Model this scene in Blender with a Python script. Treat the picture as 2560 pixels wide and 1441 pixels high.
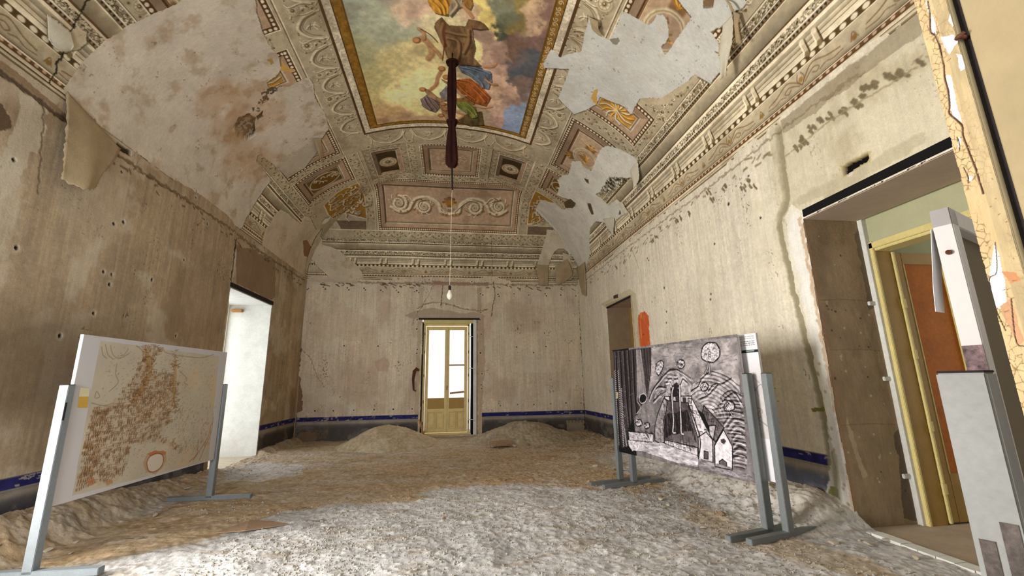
import bpy, bmesh, math, random
import numpy as np
from mathutils import Vector, Matrix
for o in list(bpy.data.objects): bpy.data.objects.remove(o)
CAL={'f': 1072.486, 'F': [0.138725, 0.966484, 0.21602], 'R': [0.990246, -0.138231, -0.017471], 'U': [-0.012975, -0.216337, 0.976233], 'XL': -4.288, 'XR': 4.069, 'YB': 13.17}
XL,XR,YB=CAL['XL'],CAL['XR'],CAL['YB']
YN=0.45; ZT=4.6; RI=2.75; LB=2.6; XC=(XL+XR)/2; W=(XR-XL)/2
S=bpy.context.scene; COL=S.collection
# ---------------- camera
cd=bpy.data.cameras.new('camera'); cam=bpy.data.objects.new('camera',cd); COL.objects.link(cam)
cd.sensor_width=36; cd.lens=CAL['f']/2560*36; cd.clip_start=.02; cd.clip_end=200
_R,_U,_F=Vector(CAL['R']),Vector(CAL['U']),Vector(CAL['F'])
M=Matrix((_R,_U,-_F)).transposed().to_4x4(); M.translation=(0,0,1.45); cam.matrix_world=M
S.camera=cam
# ---------------- world, daylight through the openings, one added fill light, exposure
wd=bpy.data.worlds.new('sky'); S.world=wd; wd.use_nodes=True
bg=wd.node_tree.nodes['Background']; bg.inputs[0].default_value=(.86,.93,1,1); bg.inputs[1].default_value=1.15
def area(name,loc,rot,sx,sy,power,col):
    l=bpy.data.lights.new(name,'AREA'); l.shape='RECTANGLE'; l.size=sx; l.size_y=sy; l.energy=power; l.color=col
    o=bpy.data.objects.new(name,l); o.location=loc; o.rotation_euler=rot; COL.objects.link(o); return o
H=math.pi/2
area('daylight_left_balcony',(XL-1.3,3.25,1.9),(0,-H,0),3.2,2.2,900,(1,.97,.93))
area('daylight_left_door',(XL-1.25,9.85,1.8),(0,-H,0),3.2,1.7,42,(.97,.99,1))
area('daylight_back_door',(0,YB+.75,2.1),(-H,0,0),1.4,2.2,110,(1,.96,.9))
area('daylight_entrance',(-.1,-1.5,1.9),(H,0,0),1.6,2.8,60,(.94,.97,1))
area('added_light_near_wall',(-2.8,-.9,1.9),(H,0,0),1.7,2.8,270,(.86,.93,1))  # added fill light behind an unseen opening, evens out vault and back wall
area('daylight_right_room',(8.6,3.0,2.4),(0,H,0),2.4,2.6,40,(1,.95,.86))
S.view_settings.view_transform='Standard'; S.view_settings.look='None'; S.view_settings.gamma=1
S.view_settings.use_curve_mapping=False; S.view_settings.exposure=0.42
S.cycles.max_bounces=8; S.cycles.diffuse_bounces=6; S.cycles.glossy_bounces=2; S.cycles.transmission_bounces=3; S.cycles.caustics_reflective=False; S.cycles.caustics_refractive=False
# ---------------- outlines, in metres on the surfaces they lie on
SH={
"pL1":[[-5.379,9.971],[-5.12,9.923],[-4.747,9.881],[-4.394,9.826],[-4.026,9.76],[-3.664,9.71],[-3.302,9.77],[-2.968,9.805],[-2.629,9.696],[-2.797,9.254],[-2.868,8.93],[-2.881,8.609],[-2.825,8.347],[-2.887,8.086],[-3.025,7.969],[-3.221,7.93],[-3.23,7.793],[-3.044,7.748],[-2.934,7.652],[-2.739,7.684],[-2.535,7.712],[-2.52,7.506],[-2.598,7.135],[-2.546,6.67],[-2.607,6.16],[-2.813,5.943],[-2.974,5.951],[-3.599,5.946],[-3.947,5.858],[-4.015,6.279],[-4.011,6.477],[-4.107,6.524],[-4.186,6.445],[-4.221,5.64],[-4.597,5.59],[-5.026,5.617],[-5.419,5.743],[-5.499,5.822],[-5.499,6.396],[-5.499,7.969],[-5.499,9.059],[-5.499,9.873]],
"hole1":[[-4.097,7.486],[-3.938,7.574],[-3.755,7.511],[-3.696,7.337],[-3.798,7.191],[-3.878,6.99],[-4.062,7.026],[-4.161,7.238]],
"hole1b":[[-3.671,7.386],[-3.509,7.385],[-3.606,7.267],[-3.705,7.236]],
"smudge1":[[-3.439,7.699],[-3.228,7.833],[-3.04,7.756],[-3.038,7.671],[-3.22,7.681],[-3.446,7.518],[-3.651,7.426],[-3.676,7.507]],
"gold1":[[-2.821,8.256],[-2.799,8.155],[-2.771,8.048],[-2.7,7.957],[-2.748,7.921],[-2.842,7.987],[-2.923,8.067],[-2.866,8.141]],
"gold2":[[-3.015,8.353],[-2.943,8.334],[-2.958,8.234],[-3.009,8.243]],
"fl1":[[-3.96,5.875],[-3.599,5.946],[-2.974,5.951],[-2.857,5.975],[-2.863,5.869],[-3.099,5.51],[-3.472,5.247],[-3.909,5.293]],
"pL2":[[-4.503,4.615],[-4.445,4.301],[-4.434,3.937],[-4.39,3.408],[-4.187,3.57],[-4.102,3.249],[-4.141,2.836],[-4.192,2.372],[-4.043,2.173],[-4.175,1.985],[-4.427,1.91],[-4.773,1.571],[-5.111,1.236],[-5.499,1.035],[-5.499,2.134],[-5.499,3.947],[-5.498,4.77],[-5.223,4.785],[-4.929,4.674],[-4.726,4.703]],
"brown2":[[-4.672,2.675],[-4.568,2.42],[-4.634,1.892],[-4.627,1.359],[-4.926,1.285],[-4.977,1.969]],
"pB1":[[-4.031,2.041],[-4.219,1.682],[-4.22,1.036],[-3.798,0.972],[-3.488,0.857],[-3.224,0.68],[-2.941,0.478],[-2.717,0.236],[-2.636,0.0],[-3.757,0.0],[-5.499,0.915],[-5.006,1.399],[-4.593,1.701],[-4.224,1.991]],
"pTL":[[-4.835,10.441],[-4.805,10.177],[-4.702,10.164],[-4.692,10.06],[-4.787,9.988],[-4.902,10.022],[-5.056,10.132],[-5.053,10.26],[-5.015,10.341]],
"crackTL":[[-4.395,10.283],[-4.515,10.249],[-4.625,10.225],[-4.789,10.178],[-5.041,10.14],[-5.27,10.115],[-5.459,10.12]],
"pR1":[[1.725,8.186],[1.785,8.579],[1.874,8.517],[1.978,8.463],[2.043,8.553],[2.281,8.779],[2.224,9.176],[2.205,9.438],[2.316,9.255],[2.516,9.228],[2.636,9.216],[2.64,9.38],[2.643,9.775],[2.975,9.776],[3.076,9.783],[3.1,9.843],[3.104,9.986],[3.178,10.035],[3.265,10.005],[3.33,9.932],[3.425,9.812],[3.426,9.738],[3.4,9.608],[3.501,9.528],[3.524,9.579],[3.544,10.12],[3.544,10.254],[3.331,10.296],[3.134,10.403],[3.299,10.707],[3.823,10.956],[4.026,10.838],[4.005,10.733],[3.93,10.658],[3.98,10.602],[3.959,10.477],[3.94,10.395],[3.872,10.27],[4.02,10.241],[4.131,10.152],[4.087,10.109],[4.241,10.089],[4.36,10.004],[4.325,9.909],[4.342,9.734],[4.064,9.631],[4.043,9.467],[3.945,9.11],[3.869,8.856],[3.568,8.547],[3.57,8.325],[3.6,8.107],[3.403,8.16],[3.194,8.084],[2.927,8.023],[2.927,7.796],[2.791,7.499],[2.622,7.235],[2.2,7.464],[2.211,8.092],[2.201,8.294],[1.776,8.097]],
"pR1h":[[3.548,10.517],[3.649,10.632],[3.698,10.543],[3.598,10.449]],
"pR1g":[[2.774,8.11],[2.824,8.18],[2.864,8.007],[2.94,7.808],[2.865,7.795],[2.786,7.889]],
"pR1j":[[2.628,9.236],[2.743,9.339],[2.799,9.293],[2.767,9.198],[2.698,9.188]],
"sh1":[[2.205,9.438],[2.367,9.421],[2.475,9.205],[2.357,9.237]],
"sh2":[[1.785,8.579],[1.975,8.472],[2.224,9.176],[2.121,9.259]],
"pR2":[[3.474,6.53],[3.465,6.824],[3.56,6.998],[3.732,7.125],[4.015,7.276],[4.24,7.335],[4.378,7.14],[4.501,7.03],[4.558,6.692],[4.389,6.833],[3.978,6.207],[3.999,6.031],[4.039,5.594],[3.978,5.252],[4.133,5.338],[4.397,5.402],[4.457,5.863],[4.613,5.973],[4.873,5.932],[4.817,5.671],[4.818,5.403],[4.859,5.22],[5.031,4.913],[4.841,4.799],[4.615,4.772],[4.424,4.407],[4.432,3.946],[4.687,3.431],[4.947,3.185],[5.05,2.96],[5.239,2.333],[5.417,1.796],[5.074,1.334],[4.498,0.903],[4.145,1.241],[3.681,1.645],[3.148,2.012],[2.746,2.351],[2.779,3.157],[3.178,3.459],[3.484,3.453],[3.732,4.098],[3.562,4.247],[3.334,4.049],[3.112,3.957],[3.075,4.441],[2.946,4.661],[3.003,5.018],[3.12,5.152],[3.048,5.762],[3.222,5.953],[3.363,5.818],[3.55,5.903],[3.518,6.21]],
"pR2h1":[[3.388,3.879],[3.489,4.241],[3.682,4.229],[3.685,3.907],[3.502,3.642]],
"pR2h2":[[3.937,4.662],[4.003,4.781],[4.247,4.55],[4.212,4.442],[4.028,4.551]],
"pR2h3":[[3.499,5.46],[3.614,5.507],[3.67,5.388],[3.6,5.374]],
"pR2h4":[[4.684,5.757],[4.779,5.713],[4.756,5.594]],
"pR3":[[3.272,1.703],[3.676,1.679],[4.145,1.241],[4.498,0.903],[4.667,0.664],[4.355,0.97],[4.102,1.104],[3.837,1.099],[3.649,0.993],[3.497,0.752],[3.389,0.493],[2.926,0.502],[3.118,1.017],[3.251,1.497]],
"pR4":[[4.058,0.966],[4.427,0.903],[4.849,0.25],[4.496,0.072],[4.068,0.208],[3.712,0.481],[4.071,0.692]],
"rip":[[3.985,6.193],[4.36,6.735],[4.25,6.183],[4.244,6.064],[4.104,5.469],[4.018,5.56]],
"sheetR1":[[3.869,8.856],[4.043,9.467],[4.064,9.631],[4.114,9.657],[4.085,9.356],[4.038,9.112],[3.996,8.838],[3.858,8.684],[3.627,8.44],[3.568,8.547]],
"gro1":[[-5.499,1.035],[-5.119,1.303],[-4.72,1.652],[-4.321,1.957],[-4.047,2.039]],
"crackB":[[1.401,0.0],[1.371,0.82],[1.326,1.452]],
"f_blue":[[0.165,7.673],[0.262,7.719],[0.593,7.724],[0.666,7.647],[0.801,7.651],[0.843,7.4],[0.8,7.145],[0.656,7.142],[0.552,7.291],[0.407,7.428],[0.223,7.525]],
"f_bl1":[[0.22,7.651],[0.489,7.607],[0.678,7.489],[0.785,7.316]],
"f_bl2":[[0.244,7.592],[0.427,7.497],[0.621,7.308],[0.677,7.183]],
"f_bl3":[[0.396,7.682],[0.622,7.637],[0.785,7.582]],
"f_limb1":[[0.659,7.739],[0.811,7.785],[0.868,7.886]],
"f_limb2":[[0.708,7.397],[0.856,7.308],[0.938,7.319]],
"f_limb3":[[0.522,6.523],[0.751,6.521],[0.91,6.609]],
"f_or":[[0.09,7.275],[0.41,7.362],[0.554,7.257],[0.706,7.119],[0.869,6.908],[0.784,6.591],[0.542,6.627],[0.337,6.778],[0.139,7.039]],
"f_or1":[[0.137,7.248],[0.324,7.175],[0.52,7.038],[0.761,6.723]],
"f_or2":[[0.228,7.296],[0.462,7.237],[0.664,7.036],[0.824,6.857]],
"f_or3":[[0.161,7.148],[0.332,6.926],[0.536,6.743]],
"f_och":[[0.119,6.704],[0.337,6.778],[0.54,6.666],[0.498,6.497],[0.195,6.52]],
"f_gr":[[0.144,6.591],[0.342,6.624],[0.573,6.515],[0.633,6.151],[0.519,6.079],[0.354,6.26],[0.172,6.435]],
"f_gr1":[[0.195,6.559],[0.374,6.43],[0.566,6.178]],
"f_gr2":[[0.293,6.596],[0.5,6.457],[0.603,6.23]],
"f_ol":[[0.126,5.87],[0.357,6.175],[0.71,6.386],[0.799,5.883],[0.479,5.774]],
"f_li":[[-0.601,6.62],[-0.458,6.79],[-0.225,6.591],[-0.206,6.353],[-0.313,6.181],[-0.461,6.261],[-0.579,6.384]],
"f_li1":[[-0.485,6.734],[-0.4,6.504],[-0.284,6.266]],
"f_li2":[[-0.538,6.658],[-0.488,6.463],[-0.41,6.282]],
"f_li3":[[-0.425,6.735],[-0.3,6.547],[-0.23,6.392]],
"f_lw":[[-0.194,6.858],[-0.049,7.086],[-0.023,6.609],[-0.175,6.633]],
"f_fl1":[[-0.518,6.989],[-0.426,6.955],[-0.222,6.706],[-0.053,6.625],[-0.226,6.552],[-0.415,6.697],[-0.49,6.863]],
"f_fl2":[[-0.392,6.938],[-0.269,7.103],[-0.228,7.309],[-0.168,7.477]],
"f_fl3":[[0.116,6.964],[0.262,6.84],[0.36,6.839]],
"f_fl4":[[0.123,6.263],[0.306,6.144],[0.152,5.919]],
"f_fl5":[[-0.172,7.28],[-0.002,7.196],[0.114,7.245],[0.021,7.094],[-0.094,7.186]],
"f_fl6":[[-0.201,6.553],[-0.004,6.492],[0.124,6.178],[0.127,5.825],[-0.06,5.848],[-0.16,6.147]],
"f_heads":[[-0.543,6.953],[-0.144,7.568],[-0.065,7.34],[-0.141,6.487],[-0.094,6.313],[-0.187,6.081]],
"f_br":[[-0.226,8.634],[-0.115,8.759],[0.007,8.599],[0.276,8.619],[0.317,8.78],[0.505,8.777],[0.603,8.721],[0.672,8.658],[0.516,8.604],[0.388,8.599],[0.466,8.192],[0.436,7.957],[0.607,7.752],[0.448,7.717],[0.163,7.717],[-0.03,7.837],[-0.11,8.149],[-0.187,8.356],[-0.246,8.514]],
"f_br1":[[-0.073,8.47],[0.136,8.435],[0.331,8.425]],
"f_br2":[[-0.026,8.331],[0.155,8.269],[0.176,8.005],[0.144,7.812]],
"f_br3":[[0.326,8.547],[0.337,8.277],[0.261,8.019]],
"f_br4":[[-0.102,8.626],[-0.138,8.423],[-0.094,8.151]],
"f_go":[[-0.341,9.095],[0.038,9.133],[0.024,9.028],[-0.022,8.806],[-0.144,8.811],[-0.234,8.84],[-0.304,8.96]],
"f_go1":[[-0.285,9.048],[-0.171,8.936],[-0.129,8.831]],
"f_go2":[[-0.196,9.09],[-0.096,8.961],[-0.068,8.819]],
"f_go3":[[-0.064,9.104],[-0.021,8.987],[-0.022,8.843]],
"f_wh":[[0.038,9.133],[0.199,9.156],[0.225,9.021],[0.144,8.956],[0.039,8.776],[-0.007,8.826],[0.001,8.919]],
"f_wh1":[[0.082,9.105],[0.128,9.007],[0.023,8.83]],
"f_ar":[[0.217,9.02],[0.311,8.928],[0.377,8.829]],
"f_go4":[[0.214,9.158],[0.36,9.182],[0.38,9.083],[0.34,8.969],[0.247,9.025]],
"f_pu1":[[-0.472,8.296],[-0.388,8.215],[-0.328,8.088],[-0.318,7.929],[-0.384,7.809]],
"f_pu2":[[-0.326,8.132],[-0.215,7.983],[-0.15,7.861]],
"f_pu3":[[-0.433,8.277],[-0.433,8.402],[-0.514,8.499]],
"f_pu4":[[-0.564,8.241]],
"f_st":[[-0.468,8.481],[-0.316,8.367],[-0.192,8.207]],
"f_str":[[-0.07,8.649],[-0.076,8.218],[-0.117,7.78]],
"cl00":[-1.57,8.876,0.361,116,124,112],
"cl01":[-1.123,8.598,0.451,124,128,108],
"cl02":[-1.62,8.051,0.403,122,122,92],
"cl03":[-1.474,7.308,0.446,140,133,90],
"cl04":[-1.804,6.793,0.464,150,136,88],
"cl05":[-0.904,7.67,0.44,158,146,100],
"cl06":[-0.913,6.879,0.442,196,176,118],
"cl07":[-0.645,7.225,0.311,190,172,116],
"cl08":[-1.398,6.289,0.333,150,124,84],
"cl09":[-0.628,6.337,0.343,186,164,108],
"cl10":[-0.767,8.898,0.212,150,128,104],
"cl11":[-0.517,8.903,0.189,138,116,98],
"cl12":[-0.729,8.666,0.142,156,136,112],
"cl13":[-0.332,8.837,0.128,148,124,104],
"cl14":[-0.863,9.116,0.241,110,102,94],
"cl15":[-0.145,8.613,0.199,158,148,112],
"cl16":[0.378,8.848,0.163,150,128,100],
"cl17":[-1.44,6.01,0.17,128,102,78],
"cl18":[-0.912,6.039,0.262,136,112,82],
"cl19":[-0.569,5.898,0.224,140,118,90],
"cl20":[0.599,8.97,0.102,188,160,84],
"cl21":[0.664,8.746,0.079,180,156,88],
"cl22":[0.791,9.015,0.127,94,98,82],
"cl23":[0.917,8.89,0.129,82,86,66],
"cl24":[1.002,9.146,0.149,112,100,56],
"cl25":[1.11,8.864,0.129,100,88,52],
"cl26":[0.9,8.637,0.094,62,66,54],
"cl27":[1.25,9.22,0.135,150,126,96],
"cl28":[1.277,8.998,0.101,140,116,92],
"cl29":[1.571,9.256,0.24,102,80,70],
"cl30":[1.542,8.762,0.233,96,76,68],
"cl31":[1.172,8.453,0.204,92,72,62],
"cl32":[0.533,8.505,0.136,120,98,84],
"cl33":[0.695,8.224,0.141,128,104,90],
"cl34":[0.891,8.082,0.144,122,98,84],
"cl35":[0.524,8.089,0.1,176,156,104],
"cl36":[0.961,7.795,0.148,140,114,98],
"cl37":[1.049,7.376,0.171,146,118,100],
"cl38":[0.995,6.727,0.183,140,114,100],
"cl39":[1.008,6.158,0.142,126,102,92],
"cl40":[1.314,8.018,0.214,82,74,72],
"cl41":[1.546,8.006,0.242,68,70,74],
"cl42":[1.436,7.746,0.192,66,72,80],
"cl43":[1.751,7.774,0.174,70,66,68],
"cl44":[1.492,7.425,0.183,96,80,74],
"cl45":[1.228,6.944,0.146,120,98,88],
"cl46":[1.459,6.561,0.201,98,112,136],
"cl47":[1.593,6.834,0.179,104,120,142],
"cl48":[1.489,6.047,0.195,92,106,132],
"cl49":[1.771,6.348,0.169,100,116,140],
"cl50":[0.835,7.066,0.129,150,124,104],
"cl51":[1.709,7.155,0.11,100,96,100],
"Lpatch1":[[4.379,4.317],[4.428,4.408],[4.64,4.404],[4.726,4.139],[4.636,3.674],[4.535,3.405],[4.457,3.244],[4.396,3.504],[4.409,3.938]],
"Lhole1":[[4.51,4.205],[4.542,4.195]],
"Lholes":[[4.493,3.683],[5.793,4.232],[5.816,2.888],[5.947,2.886],[5.945,2.755],[5.395,2.047],[7.389,4.594],[5.98,3.606],[5.832,3.527],[7.822,4.288],[4.715,2.847],[5.787,2.36],[7.416,2.266],[7.326,3.483],[6.677,2.994]],
"Lcrack1":[[4.636,4.459],[4.709,4.034],[4.791,3.483]],
"Lcrack2":[[8.873,4.367],[8.863,4.012],[8.888,3.528]],
"Lbeam":[[4.151,4.538],[4.39,4.531],[4.893,4.468],[4.908,4.403],[4.415,4.426],[4.173,4.442]],
"Lgap":[[5.611,4.5],[5.654,4.576],[5.889,4.587],[5.894,4.507],[5.671,4.478]],
"Lbrown":[[8.9,4.258],[9.746,4.388],[10.803,4.443],[11.011,3.637],[10.809,3.479],[9.053,3.518]],
"Lcorner":[[12.92,4.502],[12.999,3.803],[12.996,2.644],[12.918,2.19],[13.164,1.754],[13.009,0.991],[13.122,0.558],[12.735,0.077],[13.628,-0.138],[14.352,-0.23]],
"Bcornerbrown":[[-4.402,3.595],[-4.302,2.66],[-4.31,1.866],[-4.207,1.53],[-4.089,0.763],[-4.244,0.713],[-4.238,-0.081],[-4.404,-0.075],[-4.425,1.096],[-4.432,2.661]],
"Blintel":[[-1.423,3.489],[-1.132,3.637],[-0.596,3.739],[-0.171,3.667],[0.38,3.583],[0.873,3.598],[1.035,3.498],[0.997,3.373],[-1.064,3.368]],
"Bpink1":[[-3.092,2.422],[-2.339,3.124],[-1.778,2.178],[-1.832,0.815],[-2.546,0.723],[-2.964,1.285]],
"Bpink2":[[-4.236,3.596],[-3.183,3.843],[-2.467,3.364],[-2.662,2.769],[-3.894,2.774]],
"Bpatch1":[[-2.231,2.125],[-1.954,2.273],[-1.776,2.12],[-1.843,1.832],[-2.105,1.858]],
"Bcrack1":[[-0.281,4.448],[-0.31,3.991],[-0.33,3.766]],
"Bcrack2":[[-0.551,4.469],[-0.725,4.113],[-0.977,3.638],[-1.124,3.367],[-1.153,3.185]],
"Bcrack3":[[1.305,4.587],[1.352,4.135],[1.274,3.815],[1.221,3.499]],
"Bcrack4":[[-4.289,2.511],[-4.018,2.257],[-3.871,1.916],[-3.693,1.577]],
"Bcornerline":[[-4.325,4.685],[-4.318,4.196],[-4.344,3.834],[-4.331,3.007],[-4.307,2.204],[-4.338,1.313],[-4.304,0.554]],
"Brline":[[4.093,4.63],[4.095,3.901],[4.078,2.618],[4.088,1.385],[4.047,-0.031]],
"Bbrick":[[-4.138,0.209],[-3.695,0.195],[-3.674,-0.08],[-4.194,-0.104]],
"Bbrickr":[[3.478,0.31],[4.053,0.293],[4.037,-0.203],[3.487,-0.036]],
"Btopholes":[[-4.297,4.342],[-4.257,4.269],[-4.296,4.196],[-4.225,4.294],[-3.811,4.348],[-3.749,4.288],[-3.122,4.333],[-3.072,4.272],[-2.635,4.327],[-2.597,4.278],[-2.139,4.272],[-2.078,4.223],[-1.678,4.277],[-1.616,4.216],[-1.139,4.234],[-1.068,4.272],[-1.006,4.21],[0.887,4.194],[0.962,4.157],[1.441,4.187],[1.478,4.124],[1.951,4.206],[2.426,4.173],[2.961,4.218],[2.998,4.153],[3.472,4.184],[3.975,4.163],[-1.024,3.613],[-1.029,3.368],[-1.032,3.088],[-1.002,2.477],[-1.011,2.359],[-0.974,1.901],[0.898,3.598],[0.873,3.373],[0.909,2.927],[0.884,2.355],[0.906,1.406],[0.918,1.3],[0.931,1.734],[-3.772,0.776],[-3.277,0.764],[-2.724,0.771],[-2.163,0.768],[-1.629,0.766],[-1.099,0.763],[1.477,0.79],[1.997,0.812],[2.497,0.801],[3.015,0.812],[3.49,0.824],[3.968,0.813],[-3.103,2.596],[-2.14,2.579],[2.007,2.53],[2.928,2.537],[2.529,2.354],[-3.119,1.144]],
"Bbluestrip":[[-3.555,0.598],[-3.125,0.586]],
"Bvan":[[-0.827,3.368],[0.873,3.373]],
"Rchan":[[4.357,4.524],[4.395,3.91],[4.414,3.597],[4.563,3.421],[4.584,3.189],[4.52,2.313],[4.451,1.649],[4.414,1.164],[4.405,0.579],[4.423,0.137],[4.355,0.0]],
"Rchan2":[[4.213,3.508],[3.679,3.475],[3.364,3.47],[2.875,3.479]],
"Rchan3":[[4.471,4.482],[4.312,4.412],[4.306,3.498],[4.434,3.5]],
"Rwhite":[[4.26,3.426],[4.399,3.355],[4.471,3.098],[4.404,2.579],[4.377,1.87],[4.307,1.424],[4.31,0.796],[4.321,0.278],[4.331,-0.106],[4.188,-0.063],[4.155,0.241],[4.199,1.214],[4.252,1.946],[4.291,2.84],[4.27,3.228]],
"Rorange":[[8.858,2.877],[8.533,2.894],[8.37,2.749],[8.415,2.23],[8.381,2.12],[8.919,2.13],[8.971,2.503]],
"Rslot":[[3.628,3.629],[3.44,3.622],[3.326,3.61],[3.34,3.544],[3.481,3.532],[3.636,3.522]],
"Rholes":[[4.988,4.212],[5.925,3.528],[5.476,4.006],[4.884,3.548],[7.624,3.198],[9.475,3.902],[5.621,1.937]],
"Rmark1":[[4.15,4.257],[3.996,4.268],[3.968,4.121],[4.097,4.067],[4.142,4.146]],
"Rdabs":[[4.134,4.184],[4.079,4.214],[4.003,4.178],[3.88,4.271],[3.772,4.261],[3.678,4.253],[3.48,4.2],[3.408,4.21],[3.319,4.202],[3.217,4.273],[3.283,4.268],[3.156,4.262],[3.003,4.231],[2.953,4.199],[2.901,4.183],[2.779,4.175],[5.136,4.114],[5.0,4.157],[4.942,4.039],[6.804,4.312],[6.946,4.314],[7.927,4.278],[7.744,4.3],[5.831,4.262],[9.918,4.272],[9.412,4.232],[5.517,4.284],[5.912,4.403],[6.533,4.316]],
"Rsplit":[[4.304,4.132],[3.631,4.182],[2.772,4.128]],
"Rgreen":[[4.533,1.115],[4.396,1.122],[4.402,1.066],[4.528,1.063]],
"Rgreen2":[[4.475,0.291],[4.367,0.287],[4.41,0.199],[4.506,0.216]],
"Rframe2":[[11.181,3.536],[9.191,3.527],[8.895,3.343],[8.899,2.232],[8.924,2.105],[9.159,2.185],[9.204,3.341],[10.808,3.338]],
"Rslot2":[[10.241,3.57],[9.92,3.555],[9.938,3.458],[10.23,3.485]],
"Rcrack":[[8.95,4.434],[8.752,4.09],[8.649,3.858]],
"Rblue":[[5.121,0.638],[4.46,0.612]],
"Fbrown":[[-3.58,4.419],[-2.948,4.771],[-2.3,5.242],[-2.094,6.178],[-1.383,6.416],[-0.652,6.364],[-0.241,6.611],[0.755,6.898],[1.681,6.43],[2.366,6.672],[2.238,5.742],[3.041,6.007],[3.198,7.086],[2.817,8.793],[1.588,10.237],[-0.3,10.132],[-1.828,9.724],[-3.089,8.935],[-3.222,8.254],[-3.614,8.031],[-3.735,6.815],[-3.955,5.699],[-3.932,4.82]],
"Fbrown2":[[3.069,5.367],[2.955,4.448],[3.27,4.027],[3.457,3.593],[3.46,3.114],[3.037,3.193],[2.685,3.568],[2.549,4.168],[2.501,4.817]],
"Fwhite":[[-4.059,8.974],[-3.833,9.749],[-2.776,9.268],[-2.513,8.427],[-3.082,7.91],[-3.614,8.031]],
"Fgravel":[[-2.17,4.158],[-2.177,4.982],[-1.805,4.966],[-1.562,4.702],[-1.752,4.08]],
"pileL":[[-1.452,10.735]],
"pileR":[[1.785,10.86]],
"m_paper":[[0.184,1.916],[2.152,1.884],[2.211,0.5],[0.196,0.533]],
"m_town":[[0.88,1.941],[0.996,1.864],[0.901,1.759],[0.942,1.662],[1.245,1.597],[1.338,1.479],[1.407,1.268],[1.265,1.217],[1.342,1.068],[1.232,0.993],[1.168,0.916],[1.485,0.821],[1.647,0.711],[1.613,0.657],[1.313,0.815],[1.14,0.865],[0.771,0.887],[0.742,0.791],[0.751,0.605],[0.682,0.559],[0.385,0.575],[0.327,0.654],[0.365,0.849],[0.383,0.961],[0.344,1.199],[0.447,1.264],[0.464,1.324],[0.529,1.383],[0.55,1.433],[0.626,1.535],[0.68,1.601],[0.685,1.734],[0.768,1.766],[0.741,1.887]],
"m_ridge":[[0.759,1.889],[0.92,1.76],[0.919,1.592],[0.856,1.455],[0.771,1.35],[0.713,1.3],[0.675,1.315],[0.753,1.43],[0.838,1.536],[0.866,1.66],[0.783,1.78]],
"m_ridge2":[[1.24,1.866],[1.303,1.734],[1.357,1.494],[1.385,1.269],[1.44,1.222],[1.372,1.226],[1.279,1.494],[1.251,1.716]],
"m_hatch":[[0.229,1.276],[0.447,1.264],[0.344,1.199],[0.383,0.961],[0.365,0.849],[0.341,0.651],[0.331,0.576],[0.208,0.55],[0.206,0.786],[0.214,1.039]],
"m_field":[[1.444,1.207],[2.23,1.197],[2.196,0.568],[1.654,0.68],[1.485,0.821],[1.348,1.038],[1.315,1.185]],
"m_oval":[[1.06,0.663],[1.094,0.724],[1.207,0.74],[1.296,0.706],[1.323,0.632],[1.285,0.57],[1.191,0.547],[1.108,0.576]],
"m_oval2":[[1.012,0.671],[1.049,0.757],[1.179,0.778],[1.351,0.739],[1.37,0.652],[1.328,0.563],[1.216,0.522],[1.072,0.569]],
"m_orange":[[1.049,0.757],[1.179,0.778],[1.351,0.739],[1.339,0.699],[1.207,0.74],[1.094,0.724]],
"m_r1":[[2.164,0.965],[2.139,0.82],[2.007,0.676],[1.878,0.555]],
"m_r2":[[2.2,1.063],[2.19,0.847],[2.087,0.68],[2.012,0.533]],
"m_r3":[[1.927,0.796],[1.939,0.623],[1.803,0.552]],
"m_c1":[[0.211,1.857],[0.242,1.786],[0.293,1.753]],
"m_c2":[[0.249,1.885],[0.3,1.79],[0.369,1.751]],
"m_c3":[[0.31,1.878],[0.359,1.794],[0.445,1.761],[0.562,1.82]],
"m_c4":[[0.455,1.787],[0.5,1.803],[0.536,1.864]],
"m_c5":[[0.425,1.709],[0.431,1.609],[0.482,1.522],[0.394,1.436]],
"m_c6":[[0.892,1.8],[1.027,1.91],[1.122,1.858],[1.719,1.841],[2.013,1.901]],
"m_c7":[[1.388,1.66],[1.527,1.571],[1.489,1.524],[1.569,1.493]],
"m_c8":[[0.98,1.579],[1.091,1.623],[1.289,1.598],[1.258,1.538],[1.072,1.523]],
"m_c9":[[0.216,1.334],[0.364,1.304],[0.464,1.324]],
"m_c10":[[0.629,1.905],[0.729,1.859],[0.768,1.766]],
"m_boat":[[0.24,1.38],[0.248,1.439],[0.294,1.39],[0.255,1.374]],
"m_edge":[[-0.024,1.96],[2.339,1.895],[2.348,0.47],[0.148,0.489]],
"m_sticker":[[0.065,1.476],[0.162,1.469],[0.175,1.294],[0.076,1.299]],
"m_sticker2":[[0.069,1.397],[0.166,1.394],[0.175,1.294],[0.076,1.299]],
"m_red":[[0.329,0.642],[0.396,0.651],[0.423,0.589],[0.359,0.57]],
"m_red2":[[0.538,0.588],[0.63,0.581],[0.64,0.538],[0.563,0.542]],
"d_corn":[[2.332,1.905],[0.005,1.894],[0.102,0.418],[2.395,0.476]],
"d_pipes":[[2.332,1.905],[1.409,1.896],[1.451,1.582],[1.59,1.198],[1.715,1.108],[2.072,0.765],[2.104,0.511],[2.235,0.481],[2.393,0.491]],
"d_pl0":[[2.269,1.884],[2.311,1.178],[2.339,0.498]],
"d_pl1":[[2.172,1.877],[2.184,1.337],[2.207,0.499]],
"d_pl2":[[2.063,1.885],[2.078,1.338],[2.068,0.794]],
"d_pl3":[[1.959,1.886],[1.975,1.338],[1.994,0.889]],
"d_pl4":[[1.844,1.885],[1.876,1.339],[1.872,0.984]],
"d_pw1":[[2.288,1.608],[2.316,1.022],[2.323,0.515]],
"d_pw2":[[2.205,1.606],[2.208,1.027],[2.192,0.515]],
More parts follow.
